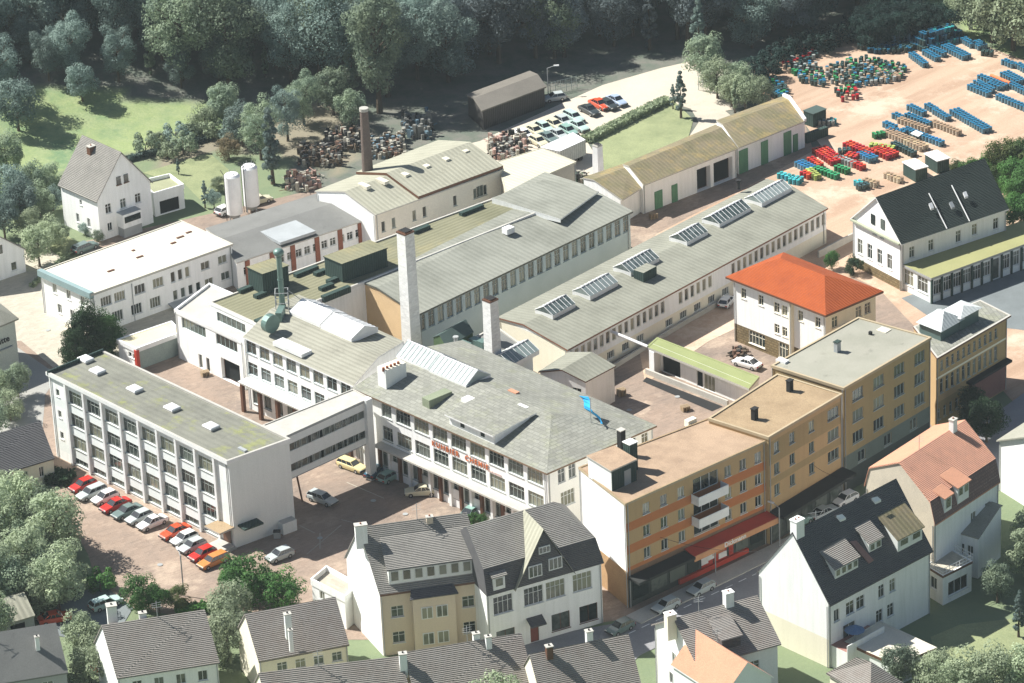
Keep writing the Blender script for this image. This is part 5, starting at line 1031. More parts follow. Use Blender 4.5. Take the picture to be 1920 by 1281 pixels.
# =================================================================== CARS
RUB=BLK; CHR=mat('chrome',(.5,.5,.5),rough=.3,metal=.6,grain=0); GLS=mat('car_glass',(.02,.025,.03),rough=.08,grain=0,spec=.8); LMP=mat('lamp_glass',(.7,.7,.65),rough=.2,grain=0); TLM=mat('tail_lamp',(.4,.02,.01),rough=.3,grain=0)
def paint(n,c): 
    m=mat('car_paint_'+n,c,tuple(x*.9 for x in c),rough=.28,grain=0,spec=.6); return m
PC=dict(red=paint('red',(.50,.018,.012)),silver=paint('silver',(.42,.46,.45)),white=paint('white',(.78,.78,.75)),grey=paint('grey',(.13,.18,.17)),orange=paint('orange',(.55,.20,.05)),tomato=paint('tomato',(.6,.07,.02)),yellow=paint('yellow',(.68,.58,.30)),blue=paint('blue',(.02,.09,.14)),green=paint('green',(.24,.38,.33)),dark=paint('dark',(.04,.05,.05)),beige=paint('beige',(.60,.56,.40)),sky=paint('sky_blue',(.35,.43,.55)),mint=paint('mint',(.42,.55,.50)))
def car_meshes(kind):
    L=dict(saloon=4.5,hatch=3.9,estate=4.5)[kind]; W_=1.68; H=L/2
    def loft(secs,m_,name,cap=True):
        m=MB(); n=len(secs[0])
        for i in range(len(secs)-1):
            for j in range(n): a,b_=j,(j+1)%n; m.face([secs[i][a],secs[i][b_],secs[i+1][b_],secs[i+1][a]],m_)
        if cap: m.face(secs[0][::-1],m_); m.face(secs[-1],m_)
        return m
    def sec(x,w_,zl,zb,zt,k=.9): return [(x,-w_*.94,zl),(x,w_*.94,zl),(x,w_,zb),(x,w_*.97,zt-.06),(x,w_*k,zt),(x,-w_*k,zt),(x,-w_*.97,zt-.06),(x,-w_,zb)]
    h=W_/2; rear=.95 if kind!='saloon' else .93
    bs=[sec(H,h*.82,.38,.5,.60),sec(H-.12,h*.93,.26,.5,.70),sec(H-.5,h*.98,.22,.55,.80),sec(H-1.25,h,.22,.55,.90),sec(0,h,.22,.55,.92),sec(-H+.9,h,.22,.55,rear),sec(-H+.3,h*.97,.24,.55,rear-.02),sec(-H+.05,h*.9,.3,.55,rear-.1),sec(-H,h*.82,.38,.5,rear-.2)]
    body=loft([s[::-1] for s in bs],'B','body')
    if kind=='saloon': xs=(H-1.3,H-1.95,-H+1.45,-H+.72)
    elif kind=='hatch': xs=(H-1.15,H-1.75,-H+.55,-H+.12)
    else: xs=(H-1.3,H-1.9,-H+.35,-H+.08)
    zt=1.36
    def gs(x,w_,z0,z1): return (x,w_,z0,z1)
    g=MB(); hb=h*.88; ht_=h*.72; f,ft,rt,r=xs
    lowp=[(f,-hb,.9),(f,hb,.9),(r,hb,.93),(r,-hb,.93)]; top=[(ft,-ht_,zt-.02),(ft,ht_,zt-.02),(rt,ht_,zt-.03),(rt,-ht_,zt-.03)]
    for i in range(4): a,b_=i,(i+1)%4; g.face([lowp[b_],lowp[a],top[a],top[b_]] if False else [lowp[a],lowp[b_],top[b_],top[a]],'G')
    rf=MB(); t2=[(x*1.0,y*1.0,z) for x,y,z in top]
    P=[Vector(p) for p in t2]; P=P if area(P)>0 else P[::-1]; rf.slab([p+Vector((0,0,.07)) for p in P],.08,'B')
    for i in range(4):
        a,c=Vector(lowp[i]),Vector(top[i]); rf.rod(a*1.01,c*1.005+Vector((0,0,.02)),.045,'B',4)
    nb=1 if kind=='hatch' else 2
    for y in (-1,1):
        for k in range(nb): fx=(k+1)/(nb+1)*.9; xl=f+(r-f)*(.42 if nb==1 else (.38,.68)[k]); xu=ft+(rt-ft)*(.38 if nb==1 else (.36,.72)[k]); rf.rod((xl,y*hb*1.01,.9),(xu,y*ht_*1.01,zt),.04,'B',4)
    wh=MB(); wh.rod((0,-.1,0),(0,.1,0),.31,'R',14); hub=MB(); hub.rod((0,-.112,0),(0,.112,0),.17,'C',10)
    bp=MB(); bp.box((0,0),0,.16,W_*.92,-.09,.09,'D'); li=MB(); li.box((0,0),0,.06,.34,-.08,.08,'L'); tl=MB(); tl.box((0,0),0,.06,.36,-.09,.09,'T')
    return dict(body=body,windows=g,roof=rf,wheel=wh,rim=hub,bumper=bp,headlight=li,tail_light=tl),H,W_
MM={'R':RUB,'C':CHR,'G':GLS,'L':LMP,'T':TLM,'D':mat('bumper',(.06,.06,.06),grain=0)}
CMESH={}
for kd in ('saloon','hatch','estate'):
    parts,H,W_=car_meshes(kd)
    for nm,mb in parts.items():
        key=(mb.mats+[None])[0]; mb.mats=[MM.get(x,PC['white']) for x in mb.mats]
        o=mb.build(nm,origin=(0,0,0),weld=True); CMESH[kd,nm]=o.data; bpy.data.objects.remove(o)
        if nm=='body': 
            import bmesh
            bm=bmesh.new(); bm.from_mesh(CMESH[kd,nm]); bmesh.ops.recalc_face_normals(bm,faces=bm.faces); bm.to_mesh(CMESH[kd,nm]); bm.free()
        if nm=='windows':
            bm=bmesh.new(); bm.from_mesh(CMESH[kd,nm]); bmesh.ops.recalc_face_normals(bm,faces=bm.faces); bm.to_mesh(CMESH[kd,nm]); bm.free()
    CMESH[kd,'dim']=(H,W_)
def car(u,v,ang,kind,col,lab,group=None,z=0.05):
    g=GT(u,v); r=empty('parked_car',(g.x,g.y,g.z+z),lab,'car',group); r.rotation_euler=(0,0,ang); H,W_=CMESH[kind,'dim']
    def pt(nm,loc=(0,0,0),m_=None,par=None,rot=0):
        o=bpy.data.objects.new(nm,CMESH[kind,nm]); COL.objects.link(o); o.parent=par or r; o.location=loc; o.rotation_euler=(0,0,rot)
        if m_: o.material_slots[0].link='OBJECT'; o.material_slots[0].material=m_
        return o
    bo=pt('body',m_=PC[col]); pt('windows'); pt('roof',m_=PC[col])
    for x in (H-.82,-H+.85):
        for y in (-1,1): wv=pt('wheel',(x,y*(W_/2-.09),.31)); pt('rim',par=wv)
    for x in (H-.02,-H+.02): pt('bumper',(x,0,.46))
    for y in (-1,1): pt('headlight',(H-.03,y*.58,.60),par=bo); pt('tail_light',(-H+.02,y*.58,.68),par=bo)
    return r
OA=OFF.ang(0); NA=OA-math.pi/2  # perpendicular to the office facade
def dirpx(a,b_): d=G(*b_)-G(*a); return math.atan2(d.y,d.x)
PA=dirpx((399,1058),(440,1040)); PB=dirpx((154,928),(195,910))
lot=[(156,917,'hatch','red','red hatchback at the far left end of the row before the office block'),(172,931,'estate','silver','silver estate car second from the left end of the office row'),(197,940,'hatch','white','white hatchback third from the left before the office block'),(217,954,'saloon','red','dark red saloon between the white hatchback and the grey-green car'),
(239,966,'saloon','grey','grey-green saloon in the middle of the left parking row'),(261,977,'hatch','silver','silver-grey hatchback beside the white saloon at the gap'),(286,987,'saloon','white','white saloon at the right end of the first office row, before the gap'),
(329,1004,'saloon','tomato','bright orange-red saloon first after the gap in the office row'),(346,1017,'hatch','white','white hatchback beside the bright orange-red saloon'),(361,1031,'hatch','silver','pale hatchback between the white hatchback and the red car'),(380,1046,'hatch','red','red hatchback second from the entrance canopy'),(400,1059,'estate','orange','orange estate car at the right end of the office row')]
for i,(u,v,k,c,l) in enumerate(lot): car(u,v,PA+math.pi,k,c,l,'cars parked before the office block')
car(525,1048,dirpx((555,1035),(495,1058)),'hatch','silver','pale blue-white hatchback alone at the office corner')
car(605,942,dirpx((585,935),(628,950)),'estate','silver','light estate car in the shade beside the office end wall')
car(660,880,dirpx((635,870),(690,890)),'estate','yellow','pale yellow estate car under the enclosed bridge'); car(706,889,dirpx((690,905),(725,875)),'saloon','blue','dark blue saloon in shade beside the bridge column'); car(731,900,dirpx((712,912),(752,890)),'hatch','green','pale green hatchback in the shade before the main building')
car(790,928,dirpx((828,938),(757,922))+.55,'saloon','beige','cream saloon parked alone in the sun before the main building'); car(886,967,dirpx((870,975),(900,955)),'saloon','green','half hidden green car behind the roof ridge of the front houses')
car(1249,1143,STR+math.pi,'hatch','silver','silver hatchback rolling down the street below the white end wall'); car(1315,1110,STR+math.pi,'hatch','silver','silver hatchback further up the street beside the great gable'); car(1163,1184,STR+math.pi,'hatch','grey','grey car at the lower end of the street before the mansard house')
car(1585,943,STR+math.pi,'hatch','white','small white car in the dark street behind the charcoal roof'); car(1545,968,STR,'saloon','silver','pale saloon in the dark street before the shops'); car(1497,985,STR,'saloon','green','pale green car beneath the red shop awning')
car(104,1166,dirpx((75,1172),(135,1160)),'saloon','tomato','faded red saloon on the lane, bottom left'); car(199,1138,dirpx((168,1148),(228,1126)),'estate','mint','pale green-white estate car behind the tall cottage chimney'); car(192,1252,dirpx((180,1255),(205,1240)),'hatch','tomato','small red car half hidden in the bushes beside the brown cottage')
car(1401,688,dirpx((1430,697),(1372,680)),'saloon','white','white saloon between the green roofed garage and the villa'); car(1363,572,dirpx((1350,585),(1372,560)),'hatch','white','white car behind the left corner of the orange-roofed villa')
up=[(983,259,'saloon','white','white saloon at the left end of the row below the forest'),(1003,252,'saloon','beige','beige saloon second in the row below the forest'),(1021,246,'hatch','mint','pale hatchback third in the row below the forest'),(1040,240,'saloon','beige','sand coloured saloon in the middle of the forest row'),(1057,234,'hatch','silver','silver hatchback in the forest row beside the mint car'),(1076,226,'estate','mint','mint green estate car in the forest row'),(1105,213,'saloon','dark','black saloon between the mint and orange cars by the forest'),(1124,202,'saloon','tomato','orange saloon on the gravel by the hedge'),(1141,203,'hatch','dark','dark hatchback behind the orange saloon'),(1156,195,'saloon','sky','pale blue saloon at the right end of the forest row')]
up+=[(1010,272,'hatch','beige','beige hatchback in the nearer forest row behind the rubbish heap'),(1028,265,'saloon','grey','grey saloon in the nearer forest row'),(1047,259,'saloon','silver','silver saloon in the nearer forest row beside the trailer'),(1066,252,'hatch','green','green hatchback in the nearer forest row'),(1085,243,'saloon','mint','mint saloon at the right end of the nearer forest row')]
for u,v,k,c,l in up: car(u,v,dirpx((980,250),(1022,272)),k,c,l,'cars in the gravel lot below the forest',z=.08)
car(424,400,dirpx((405,408),(440,392)),'hatch','white','white car behind the white silo'); car(488,381,dirpx((475,384),(505,376)),'hatch','beige','beige car right of the silos'); car(160,470,dirpx((140,478),(180,462)),'estate','grey','grey car in the drive of the white villa')
car(1040,189,dirpx((1050,189),(1030,192)),'hatch','silver','pale car alone at the edge of the forest shade')
# =================================================================== DRUMS
def drum_mesh(name,top,side,n=12):
    m=MB(); r=.295
    for z0,z1,ra,rb,mt in ((0,.28,r,r,side),(.28,.31,r,r+.02,side),(.31,.34,r+.02,r,side),(.34,.58,r,r,side),(.58,.61,r,r+.02,side),(.61,.64,r+.02,r,side),(.64,.86,r,r,side),(.86,.90,r+.015,r+.015,top)):
        for i in range(n):
            a,b_=2*math.pi*i/n,2*math.pi*(i+1)/n
            m.face([(ra*math.cos(a),ra*math.sin(a),z0),(ra*math.cos(b_),ra*math.sin(b_),z0),(rb*math.cos(b_),rb*math.sin(b_),z1),(rb*math.cos(a),rb*math.sin(a),z1)],mt)
    m.face([((r+.015)*math.cos(2*math.pi*i/n),(r+.015)*math.sin(2*math.pi*i/n),.90) for i in range(n)],top)
    m.cyl((.15,0,0),.045,.90,.93,MATS['grey_paint'],6)
    o=m.build(name,origin=(0,0,0)); d=o.data; bpy.data.objects.remove(o); return d
def dm(n,c,r=.25): return mat('drum_'+n,c,rough=.45,grain=.03,rnd=r)
DM={k:drum_mesh('drum',dm(k+'_lid',a),dm(k+'_side',s_)) for k,a,s_ in (('blue',(.015,.15,.30),(.12,.22,.28)),('red',(.50,.04,.02),(.30,.03,.02)),('green',(.03,.26,.10),(.02,.15,.06)),('dark',(.03,.07,.07),(.05,.07,.06)),('tan',(.42,.30,.18),(.46,.40,.30)),('lime',(.35,.42,.10),(.22,.28,.08)),('cyan',(.05,.40,.42),(.04,.25,.30)),('grey',(.33,.36,.34),(.28,.3,.28)),('shaded_blue',(.01,.10,.20),(.015,.05,.08)))}  # darkest blue kind holds the pile's shade; paler blue sides hold sunlight
DCOUNT={}
STUFF={}
def drum(g,kind,lab,z=0.07):
    c=DCOUNT.get('all',0)
    DCOUNT['all']=c+1; DL.append((g.x,g.y,z+terr(g.x,g.y),kind,lab))
DL=[]
def drow(a,b_,kind,wide,lab,gap=.74,sp=.70,jit=.04,layers=1):
    A,B=G(*a),G(*b_); d=B-A; L=d.length; t=d/L; n=Vector((-t.y,t.x,0)); 
    for j in range(wide):
        for i in range(max(1,int(L/gap))+1):
            for l in range(layers):
                if l and (i==0 or j==0): continue
                k=kind if isinstance(kind,str) else random.choice(kind)
                p=A+t*(i*gap)+n*(j-(wide-1)/2)*sp+Vector((random.uniform(-jit,jit),random.uniform(-jit,jit),0)); drum(p,k,lab,.07+.91*l)
R=[((1706,206),(1733,219),'blue',2,'row far left of the middle yard'),((1790,214),(1851,250),'blue',3,'longest blue row in the middle of the yard'),((1754,214),(1778,228),'blue',2,'short row left of the longest blue row'),((1739,204),(1757,214),'blue',2,'short upper row in the middle yard'),((1678,222),(1692,228),'blue',2,'small blue group at the left of the middle yard'),((1702,222),(1744,240),'blue',2,'second blue row of the middle yard'),
((1688,231),(1742,250),'tan',2,'rust and pale row between two blue rows'),((1750,236),(1803,257),'tan',2,'pale row with a dark end before the longest blue row'),((1660,238),(1681,247),'blue',2,'short blue row behind the white sheet'),((1666,249),(1702,256),'blue',2,'blue row left of the white sheet'),((1698,249),(1769,276),'blue',2,'long blue row right of the white sheet'),
((1664,253),(1737,285),'tan',3,'broad pale rusty row at the front of the blue yard'),((1676,276),(1716,296),'dark',2,'dark row beside the red drums'),((1640,260),(1660,256),'green',2,'dark green cluster at the left tip of the blue rows'),
((1531,323),(1570,337),'green',2,'long green row at the yard front'),((1570,320),(1590,327),'green',2,'short green row at the yard front'),((1499,312),(1524,324),'blue',3,'blue block left of the green row'),((1463,334),(1484,340),'cyan',2,'pale cyan row nearest the workshop'),((1484,342),(1507,346),'cyan',3,'turquoise block nearest the workshop'),((1506,331),(1520,337),'red',2,'small red group between turquoise and lime'),((1517,326),(1535,340),'lime',2,'lime drums behind the turquoise block'),
((1536,286),(1572,310),'red',4,'large red block left of centre at the yard front'),((1520,305),(1540,318),'red',2,'red drums beside the green row'),((1589,276),(1638,296),'red',3,'bright red block at the back of the yard front'),((1645,285),(1677,300),'red',4,'large red block at the right of the yard front'),((1590,298),(1612,302),'red',3,'orange-red block in the centre of the yard front'),((1616,294),(1637,305),'blue',3,'blue block amid the red drums'),((1634,279),(1680,286),'lime',2,'lime green row behind the red block'),((1570,302),(1602,314),'grey',2,'grey row before the red block'),((1600,312),(1618,320),'red',2,'small red and dark group at the front edge'),((1575,290),(1596,288),'dark',2,'dark drums amid the red blocks'),
((1710,108),(1736,128),'blue',2,'first blue row below the great blue pile'),((1735,103),(1762,118),'blue',2,'second blue row below the great blue pile'),((1749,98),(1774,109),'blue',2,'third blue row below the great blue pile'),((1773,93),(1813,113),'blue',3,'fourth blue row below the great blue pile'),((1807,80),(1826,92),'blue',2,'blue row at the forest end of the yard'),((1829,86),(1846,96),'blue',3,'round blue group at the forest end of the yard'),((1843,104),(1862,106),'dark',2,'dark drums at the grassy edge'),
((1883,121),(1904,129),'blue',2,'short blue row at the top right'),((1909,128),(1930,140),'blue',2,'blue row cut by the right edge, upper'),((1884,144),(1917,161),'blue',3,'blue block right of the orange pipe'),((1838,150),(1885,169),'blue',2,'blue row left of the orange pipe'),((1831,160),(1860,176),'blue',2,'middle row of the left block by the orange pipe'),((1819,168),(1855,183),'blue',2,'front row of the left block by the orange pipe'),((1872,187),(1925,209),'blue',2,'front blue row cut by the right edge'),((1893,163),(1925,179),'blue',2,'blue row behind the front right row'),((1857,163),(1880,172),'blue',2,'inner row beside the orange pipe'),
((1608,348),(1612,352),'cyan',2,'turquoise drums before the dark roofed house'),((1610,357),(1632,352),'dark',2,'dark drums beside the turquoise ones'),((1622,345),(1650,353),'tan',2,'rusty rack of drums before the dark roofed house'),((1662,334),(1692,345),'tan',2,'rusty drums behind the ridge of the dark roofed house'),((1516,222),(1534,226),'dark',3,'dark block behind the white parapet'),((1528,235),(1568,235),'grey',2,'pale row behind the white parapet'),((1556,232),(1568,236),'cyan',2,'turquoise end of the pale row'),]
for a,b_,k,w2,l in R: drow(a,b_,k,w2,k+' steel drum in the '+l if len((k+' steel drum in the '+l).split())<=16 else k+' drum, '+l)

def mound(a,b_,wd,kinds,lab,lv=3):
    A,B=G(*a),G(*b_); t=(B-A).normalized(); n=Vector((-t.y,t.x,0)); L=(B-A).length
    for l in range(lv):
        for i in range(int(L/.66)):
            for j in range(wd-2*l):
                if l and (i<l or i>L/.66-l-1 or random.random()<.25): continue
                p=A+t*(i*.66+random.uniform(-.06,.06))+n*((j-(wd-2*l-1)/2)*.64+random.uniform(-.06,.06)); drum(p,random.choice(kinds),lab,.07+.9*l)
mound((1718,93),(1805,68),7,('blue','shaded_blue','shaded_blue','dark','cyan'),'blue drum heaped in the great pile by the trees')
mound((1640,88),(1715,76),6,('shaded_blue','dark','shaded_blue','blue'),'dark blue drum in the shaded pile beside the great one')
def scatter(poly,n,kinds,lab):
    us=[p[0] for p in poly]; vs_=[p[1] for p in poly]; pts=[]; tr=0
    while len(pts)<n and tr<n*60:
        tr+=1; u,v=random.uniform(min(us),max(us)),random.uniform(min(vs_),max(vs_))
        if not inpoly(u,v,poly): continue
        g=G(u,v)
        if all((g-q).length>.62 for q in pts): pts.append(g); drum(g,random.choice(kinds),lab)
scatter([(1468,125),(1480,112),(1525,95),(1532,110),(1500,128),(1475,140)],46,('dark','grey','tan','dark','red'),'old drum in the shaded heap under the trees')
scatter([(1475,128),(1525,122),(1560,150),(1545,165),(1505,158)],52,('dark','dark','blue','grey','green'),'old dark drum in the cluster beside the shade edge')
scatter([(1548,132),(1600,115),(1625,112),(1700,130),(1690,155),(1650,160),(1600,165),(1560,160)],150,('dark','dark','blue','tan','grey','dark','green'),'dark drum in the wide jumble in the middle of the gravel')
scatter([(1608,92),(1640,80),(1700,72),(1730,80),(1705,100),(1640,104)],110,('shaded_blue','dark','dark'),'dark drum in the shade of the far thicket')
scatter([(1640,140),(1690,138),(1692,150),(1650,158)],14,('tan','grey','tan'),'pale rusty drum at the right of the jumble')
scatter([(1565,175),(1600,165),(1615,185),(1580,195)],20,('red','tan','dark','green'),'orange and green drum in the small front cluster of the jumble')
scatter([(1420,160),(1460,152),(1478,175),(1470,198),(1445,180)],50,('dark','green','dark','blue'),'dark drum beside the young trees behind the sheds')
# nearest 300 blue-ish / other drums as objects, the rest as one stuff object per kind family
DL.sort(key=lambda d:d[1])
for x,y,z,k,l in DL[:300]:
    o=bpy.data.objects.new('steel_drum',DM[k]); COL.objects.link(o); o.location=(x,y,z); o.rotation_euler=(0,0,random.uniform(0,6.28)); tag(o,l,'drum','drums: '+l[:60])
vs_=[];fs_=[];mi=[];mts=[]
for x,y,z,k,l in DL[300:]:
    me=DM[k]; b0=len(vs_); vs_+=[(v.co.x+x,v.co.y+y,v.co.z+z) for v in me.vertices]
    for p in me.polygons:
        fs_.append([b0+i for i in p.vertices]); mt=me.materials[p.material_index]
        if mt not in mts: mts.append(mt)
        mi.append(mts.index(mt))
me=bpy.data.meshes.new('far_drums'); me.from_pydata(vs_,[],fs_); [me.materials.append(m_) for m_ in mts]; me.polygons.foreach_set('material_index',mi); me.update()
o=bpy.data.objects.new('far_drums',me); COL.objects.link(o); tag(o,'blue, dark and rusty drums crowded at the far end of the gravel yard','drums',None,'stuff')
print('DRUMS',len(DL))
m=MB(); A,B=G(1858,141,.9),G(1894,156,.9); m.rod(A,B,.28,mat('orange_pipe',(.75,.2,.08),grain=0),8); tag(m.build('pipe'),'long orange-red pipe lying across the blue drums','pipe')
m=MB(); P=[G(1707,250,1.0),G(1717,244,1.1),G(1731,250,1.0),G(1722,256,.9)]; m.slab(P,.1,WP); tag(m.build('sheet'),'white sheet lying over drums in the middle of the yard','sheet')
m=MB(); m.box(G(1528,232,0),PA,3.0,2.2,.07,2.4,DGREEN); m.box(G(1528,232,0),PA,3.2,2.4,2.4,2.5,MATS['dark_green_felt']); tag(m.build('container'),'dark green container behind the white parapet','container')
for (u,v,l) in ((1716,325,'white topped hut nearest the ridge of the dark roofed house'),(1757,309,'white topped hut farther right behind the dark roof')):
    r=empty('yard_hut',G(u,v+8),l,'hut'); an=LW.ang(0)+1.2; m=MB(); m.box(G(u,v+8),an,3.6,2.2,.07,2.2,DGREEN); m.build('body',r); m=MB(); m.box(G(u,v+8),an,3.9,2.5,2.2,2.35,WP); m.build('roof',r)
wall_line([(1512,268),(1550,254)],1.6,.8,DGREEN,'dark low wall beside the far green-doored shed')
# ------------------------------------------------------------------ scrap heaps
def heap(u0,v0,u1,v1,n,cols,lab,s=.7,hgt=1.6):
    m=MB(); a=random.Random(int(u0+v0))
    for _ in range(n):
        g=GT(a.uniform(u0,u1),a.uniform(v0,v1)); z=g.z+a.uniform(0,hgt)*a.random(); c=MATS[a.choice(cols)]; k=a.random()
        if k<.5: m.box(g,a.uniform(0,3),a.uniform(.3,1.5)*s,a.uniform(.2,.8)*s,g.z,z+a.uniform(.2,.6),c)
        elif k<.75: d=Vector((a.uniform(-1,1),a.uniform(-1,1),a.uniform(-.1,.3)))*1.6*s; p=Vector((g.x,g.y,z+.3)); m.rod(p,p+d,a.uniform(.04,.12),c,5)
        else: m.cyl((g.x,g.y),.3,z,z+.8,c,9)
    tag(m.build('scrap_heap'),lab,'scrap heap',None,'stuff')
mat('rust',(.17,.10,.07),grain=.2); mat('scrap_blue',(.13,.20,.24)); mat('scrap_pink',(.42,.28,.23)); mat('black_stuff',(.03,.03,.03))
mat('scrap_pale',(.36,.34,.28)); CS=['rust','black_stuff','scrap_grey','scrap_pale','dark_timber','bark','bark']; mat('scrap_grey',(.20,.20,.18))
heap(560,275,640,315,230,CS,'dark tangle of scrap and timber behind the gabled shed'); heap(610,250,690,285,200,CS,'scrap and frames left of the dark brick chimney'); heap(690,262,760,298,230,CS+['scrap_blue','scrap_pale'],'mixed crates and rubbish right of the dark brick chimney'); heap(755,228,810,262,160,['scrap_blue','scrap_grey','black_stuff','scrap_grey'],'bluish heap of sheets in the forest shade',hgt=2.4)
heap(918,262,985,300,300,['scrap_pink','scrap_pale','black_stuff','scrap_grey','rust','scrap_pale'],'pink and white rubbish heap behind the cream roofed shed'); heap(1072,330,1098,345,50,['scrap_pale','scrap_pale','black_stuff','green_paint'],'small pile of crates beside the white pillar'); heap(535,330,600,360,110,['scrap_pink','scrap_pale','scrap_pale','rust'],'pale rubble left of the gabled shed')
heap(1372,655,1402,682,40,['rust','bark','black_stuff'],'small brown pile before the villa wall',hgt=.6); heap(478,735,510,770,60,['white_paint','grey_paint','scrap_pink','cream_render'],'white goods stacked under the wing canopy',hgt=1.2)
# =================================================================== VEGETATION
L1=leafmat('leaves_forest',(.23,.30,.26),(.15,.215,.19)); L2=leafmat('leaves_light',(.27,.33,.21),(.18,.24,.17)); L3=leafmat('leaves_fresh',(.09,.21,.05),(.045,.12,.03)); L4=leafmat('leaves_pale',(.38,.44,.28),(.26,.32,.20)); L5=leafmat('leaves_dark',(.04,.08,.035),(.02,.045,.022)); L7=leafmat('leaves_shade',(.195,.235,.235),(.145,.18,.185)); L9=leafmat('leaves_cypress',(.045,.10,.03),(.025,.06,.022)); L8=leafmat('leaves_blackish',(.022,.055,.042),(.012,.032,.028)); L6=leafmat('leaves_olive',(.13,.15,.045),(.055,.10,.03))  # forest greens lifted pale and bluish, painting haze into the leaves
def crown(seed,n_cl,per,rx,rz,leaf,zc,conic=False,lump=.42):
    a=random.Random(seed); vs_=[];fs_=[]
    cl=[]
    for _ in range(n_cl):
        while True:
            p=Vector((a.uniform(-1,1),a.uniform(-1,1),a.uniform(-1,1)))
            if .25<p.length<1: break
        p=p.normalized()*(p.length**.45)*a.uniform(.62,1.0)
        if conic: k=(1-p.z)/2; p.x*=k**.85;p.y*=k**.85
        cl.append((Vector((p.x*rx,p.y*rx,p.z*rz+zc)),rx*lump*a.uniform(.55,1.05)*(.55 if conic else 1)))
    for c,r in cl:
        for _ in range(per):
            d=Vector((a.gauss(0,1),a.gauss(0,1),a.gauss(0,1)+.25)).normalized(); q=c+d*r*a.uniform(.7,1.05); q.z-=abs(a.gauss(0,.08))*r
            n=(d+Vector((a.uniform(-.45,.45),a.uniform(-.45,.45),a.uniform(-.3,.5)))).normalized(); x=n.orthogonal().normalized(); x=Matrix.Rotation(a.uniform(0,6.28),3,n)@x; y=n.cross(x); s=leaf*a.uniform(.6,1.25)
            b0=len(vs_); vs_+=[q-x*s*.5,q-y*s*.35,q+x*s*.55,q+y*s*.35]; fs_.append((b0,b0+1,b0+2,b0+3))
    return vs_,fs_,cl
def tree_mesh(seed,h,rx,leaf,n_cl,per,conic=False,trunk=.3,base=.14):
    rz=h*(1-base)/2; zc=h*base+rz; vs_,fs_,cl=crown(seed,n_cl,per,rx,rz,leaf,zc,conic)
    me=bpy.data.meshes.new('crown'); me.from_pydata(vs_,[],fs_); me.materials.append(L1)
    m=MB(); r=h*.018+.06; n=7; prev=(0,0,-.5,r*1.3)
    for k in range(1,6):
        z=zc*1.2*k/5; cur=(math.sin(seed+k)*.12*k*.3,math.cos(seed*2+k)*.12*k*.3,z,r*(1.1-.85*k/5))
        for i in range(n):
            a,b_=2*math.pi*i/n,2*math.pi*(i+1)/n; m.face([(prev[0]+prev[3]*math.cos(a),prev[1]+prev[3]*math.sin(a),prev[2]),(prev[0]+prev[3]*math.cos(b_),prev[1]+prev[3]*math.sin(b_),prev[2]),(cur[0]+cur[3]*math.cos(b_),cur[1]+cur[3]*math.sin(b_),cur[2]),(cur[0]+cur[3]*math.cos(a),cur[1]+cur[3]*math.sin(a),cur[2])],BARK)
        prev=cur
    if not conic:
        for c,_ in cl[::3]: m.rod((0,0,min(c.z*.75,zc)),c,r*.28,BARK,4)
    o=m.build('trunk',origin=(0,0,0)); d=o.data; bpy.data.objects.remove(o); return me,d
TM=[tree_mesh(s,1.0*h,rx,lf,nc,pr) for s,h,rx,lf,nc,pr in ((1,18,5.2,.38,46,230),(2,20,5.6,.38,60,210),(3,16,5.0,.36,34,280),(4,21,4.4,.38,66,190),(5,17,6.0,.40,38,290))]
TD=[tree_mesh(25,7.6,2.7,.24,80,170,base=0)]
TC=[tree_mesh(11,15,2.6,.5,60,60,True,base=.06),tree_mesh(12,12,2.3,.45,50,60,True,base=.05)]
TS=[tree_mesh(21,7,2.9,.28,34,170,base=.1),tree_mesh(22,6,3.0,.27,30,190,base=.05),tree_mesh(23,9,3.4,.32,40,170,base=.1)]
BU=[tree_mesh(31,2.4,1.6,.26,14,80,base=.02),tree_mesh(32,1.8,1.5,.24,12,80,base=.02)]
def tree(g,T,sc,leafm,lab,name='tree',cat='tree',group=None,rot=None,sz=1.0):
    r=bpy.data.objects.new(name,None); COL.objects.link(r); r.location=g; r.scale=(sc,sc,sc*sz); r.rotation_euler=(0,0,random.uniform(0,6.28) if rot is None else rot); r.empty_display_size=.5; tag(r,lab,cat,group)
    for nm,d in (('crown',T[0]),('trunk',T[1])):
        o=bpy.data.objects.new(nm,d); COL.objects.link(o); o.parent=r
        if nm=='crown': o.material_slots[0].link='OBJECT'; o.material_slots[0].material=leafm
    return r
# --- forest
EDGE=[(-400,130),(0,158),(120,152),(200,162),(330,178),(430,190),(480,170),(560,160),(640,195),(720,190),(850,170),(880,130),(1000,118),(1100,120),(1250,98),(1380,96),(1450,84),(1560,62),(1600,40),(1650,5),(1700,-40),(2200,-80)]
def edge_v(u):
    for (a,va),(b_,vb) in zip(EDGE,EDGE[1:]):
        if a<=u<=b_: return va+(vb-va)*(u-a)/(b_-a)
    return 0
nf=0; yy=0; FOR=[]
gyA=min(GT(u,edge_v(u)).y for u in range(-100,1700,100))
y=gyA-5
while y<gyA+150:
    x=-110
    while x<110:
        p=Vector((x+random.uniform(-2.2,2.2),y+random.uniform(-2.2,2.2),0)); p.z=terr(p.x,p.y); u,v=pj(p)
        if v<edge_v(u) and v>-45 and -160<u<1760:
            FOR.append((p,u,v))
        x+=6.4
    y+=5.8
print('FOREST',len(FOR))
for p,u,v in FOR:
    lf=L1; q=random.random()
    if 330<u<800 and q<.35: lf=L2
    elif q<.12 and u<900: lf=L2
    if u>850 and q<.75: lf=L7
    tree(p-Vector((0,0,.3)),random.choice(TM if q>.12 else TM+TC),(.62 if u<520 and v>edge_v(u)-45 else 1)*random.uniform(.75,1.1),lf,'tall tree among the dark woods covering the hillside behind the factory','forest_tree','tree','trees of the dark hillside wood')
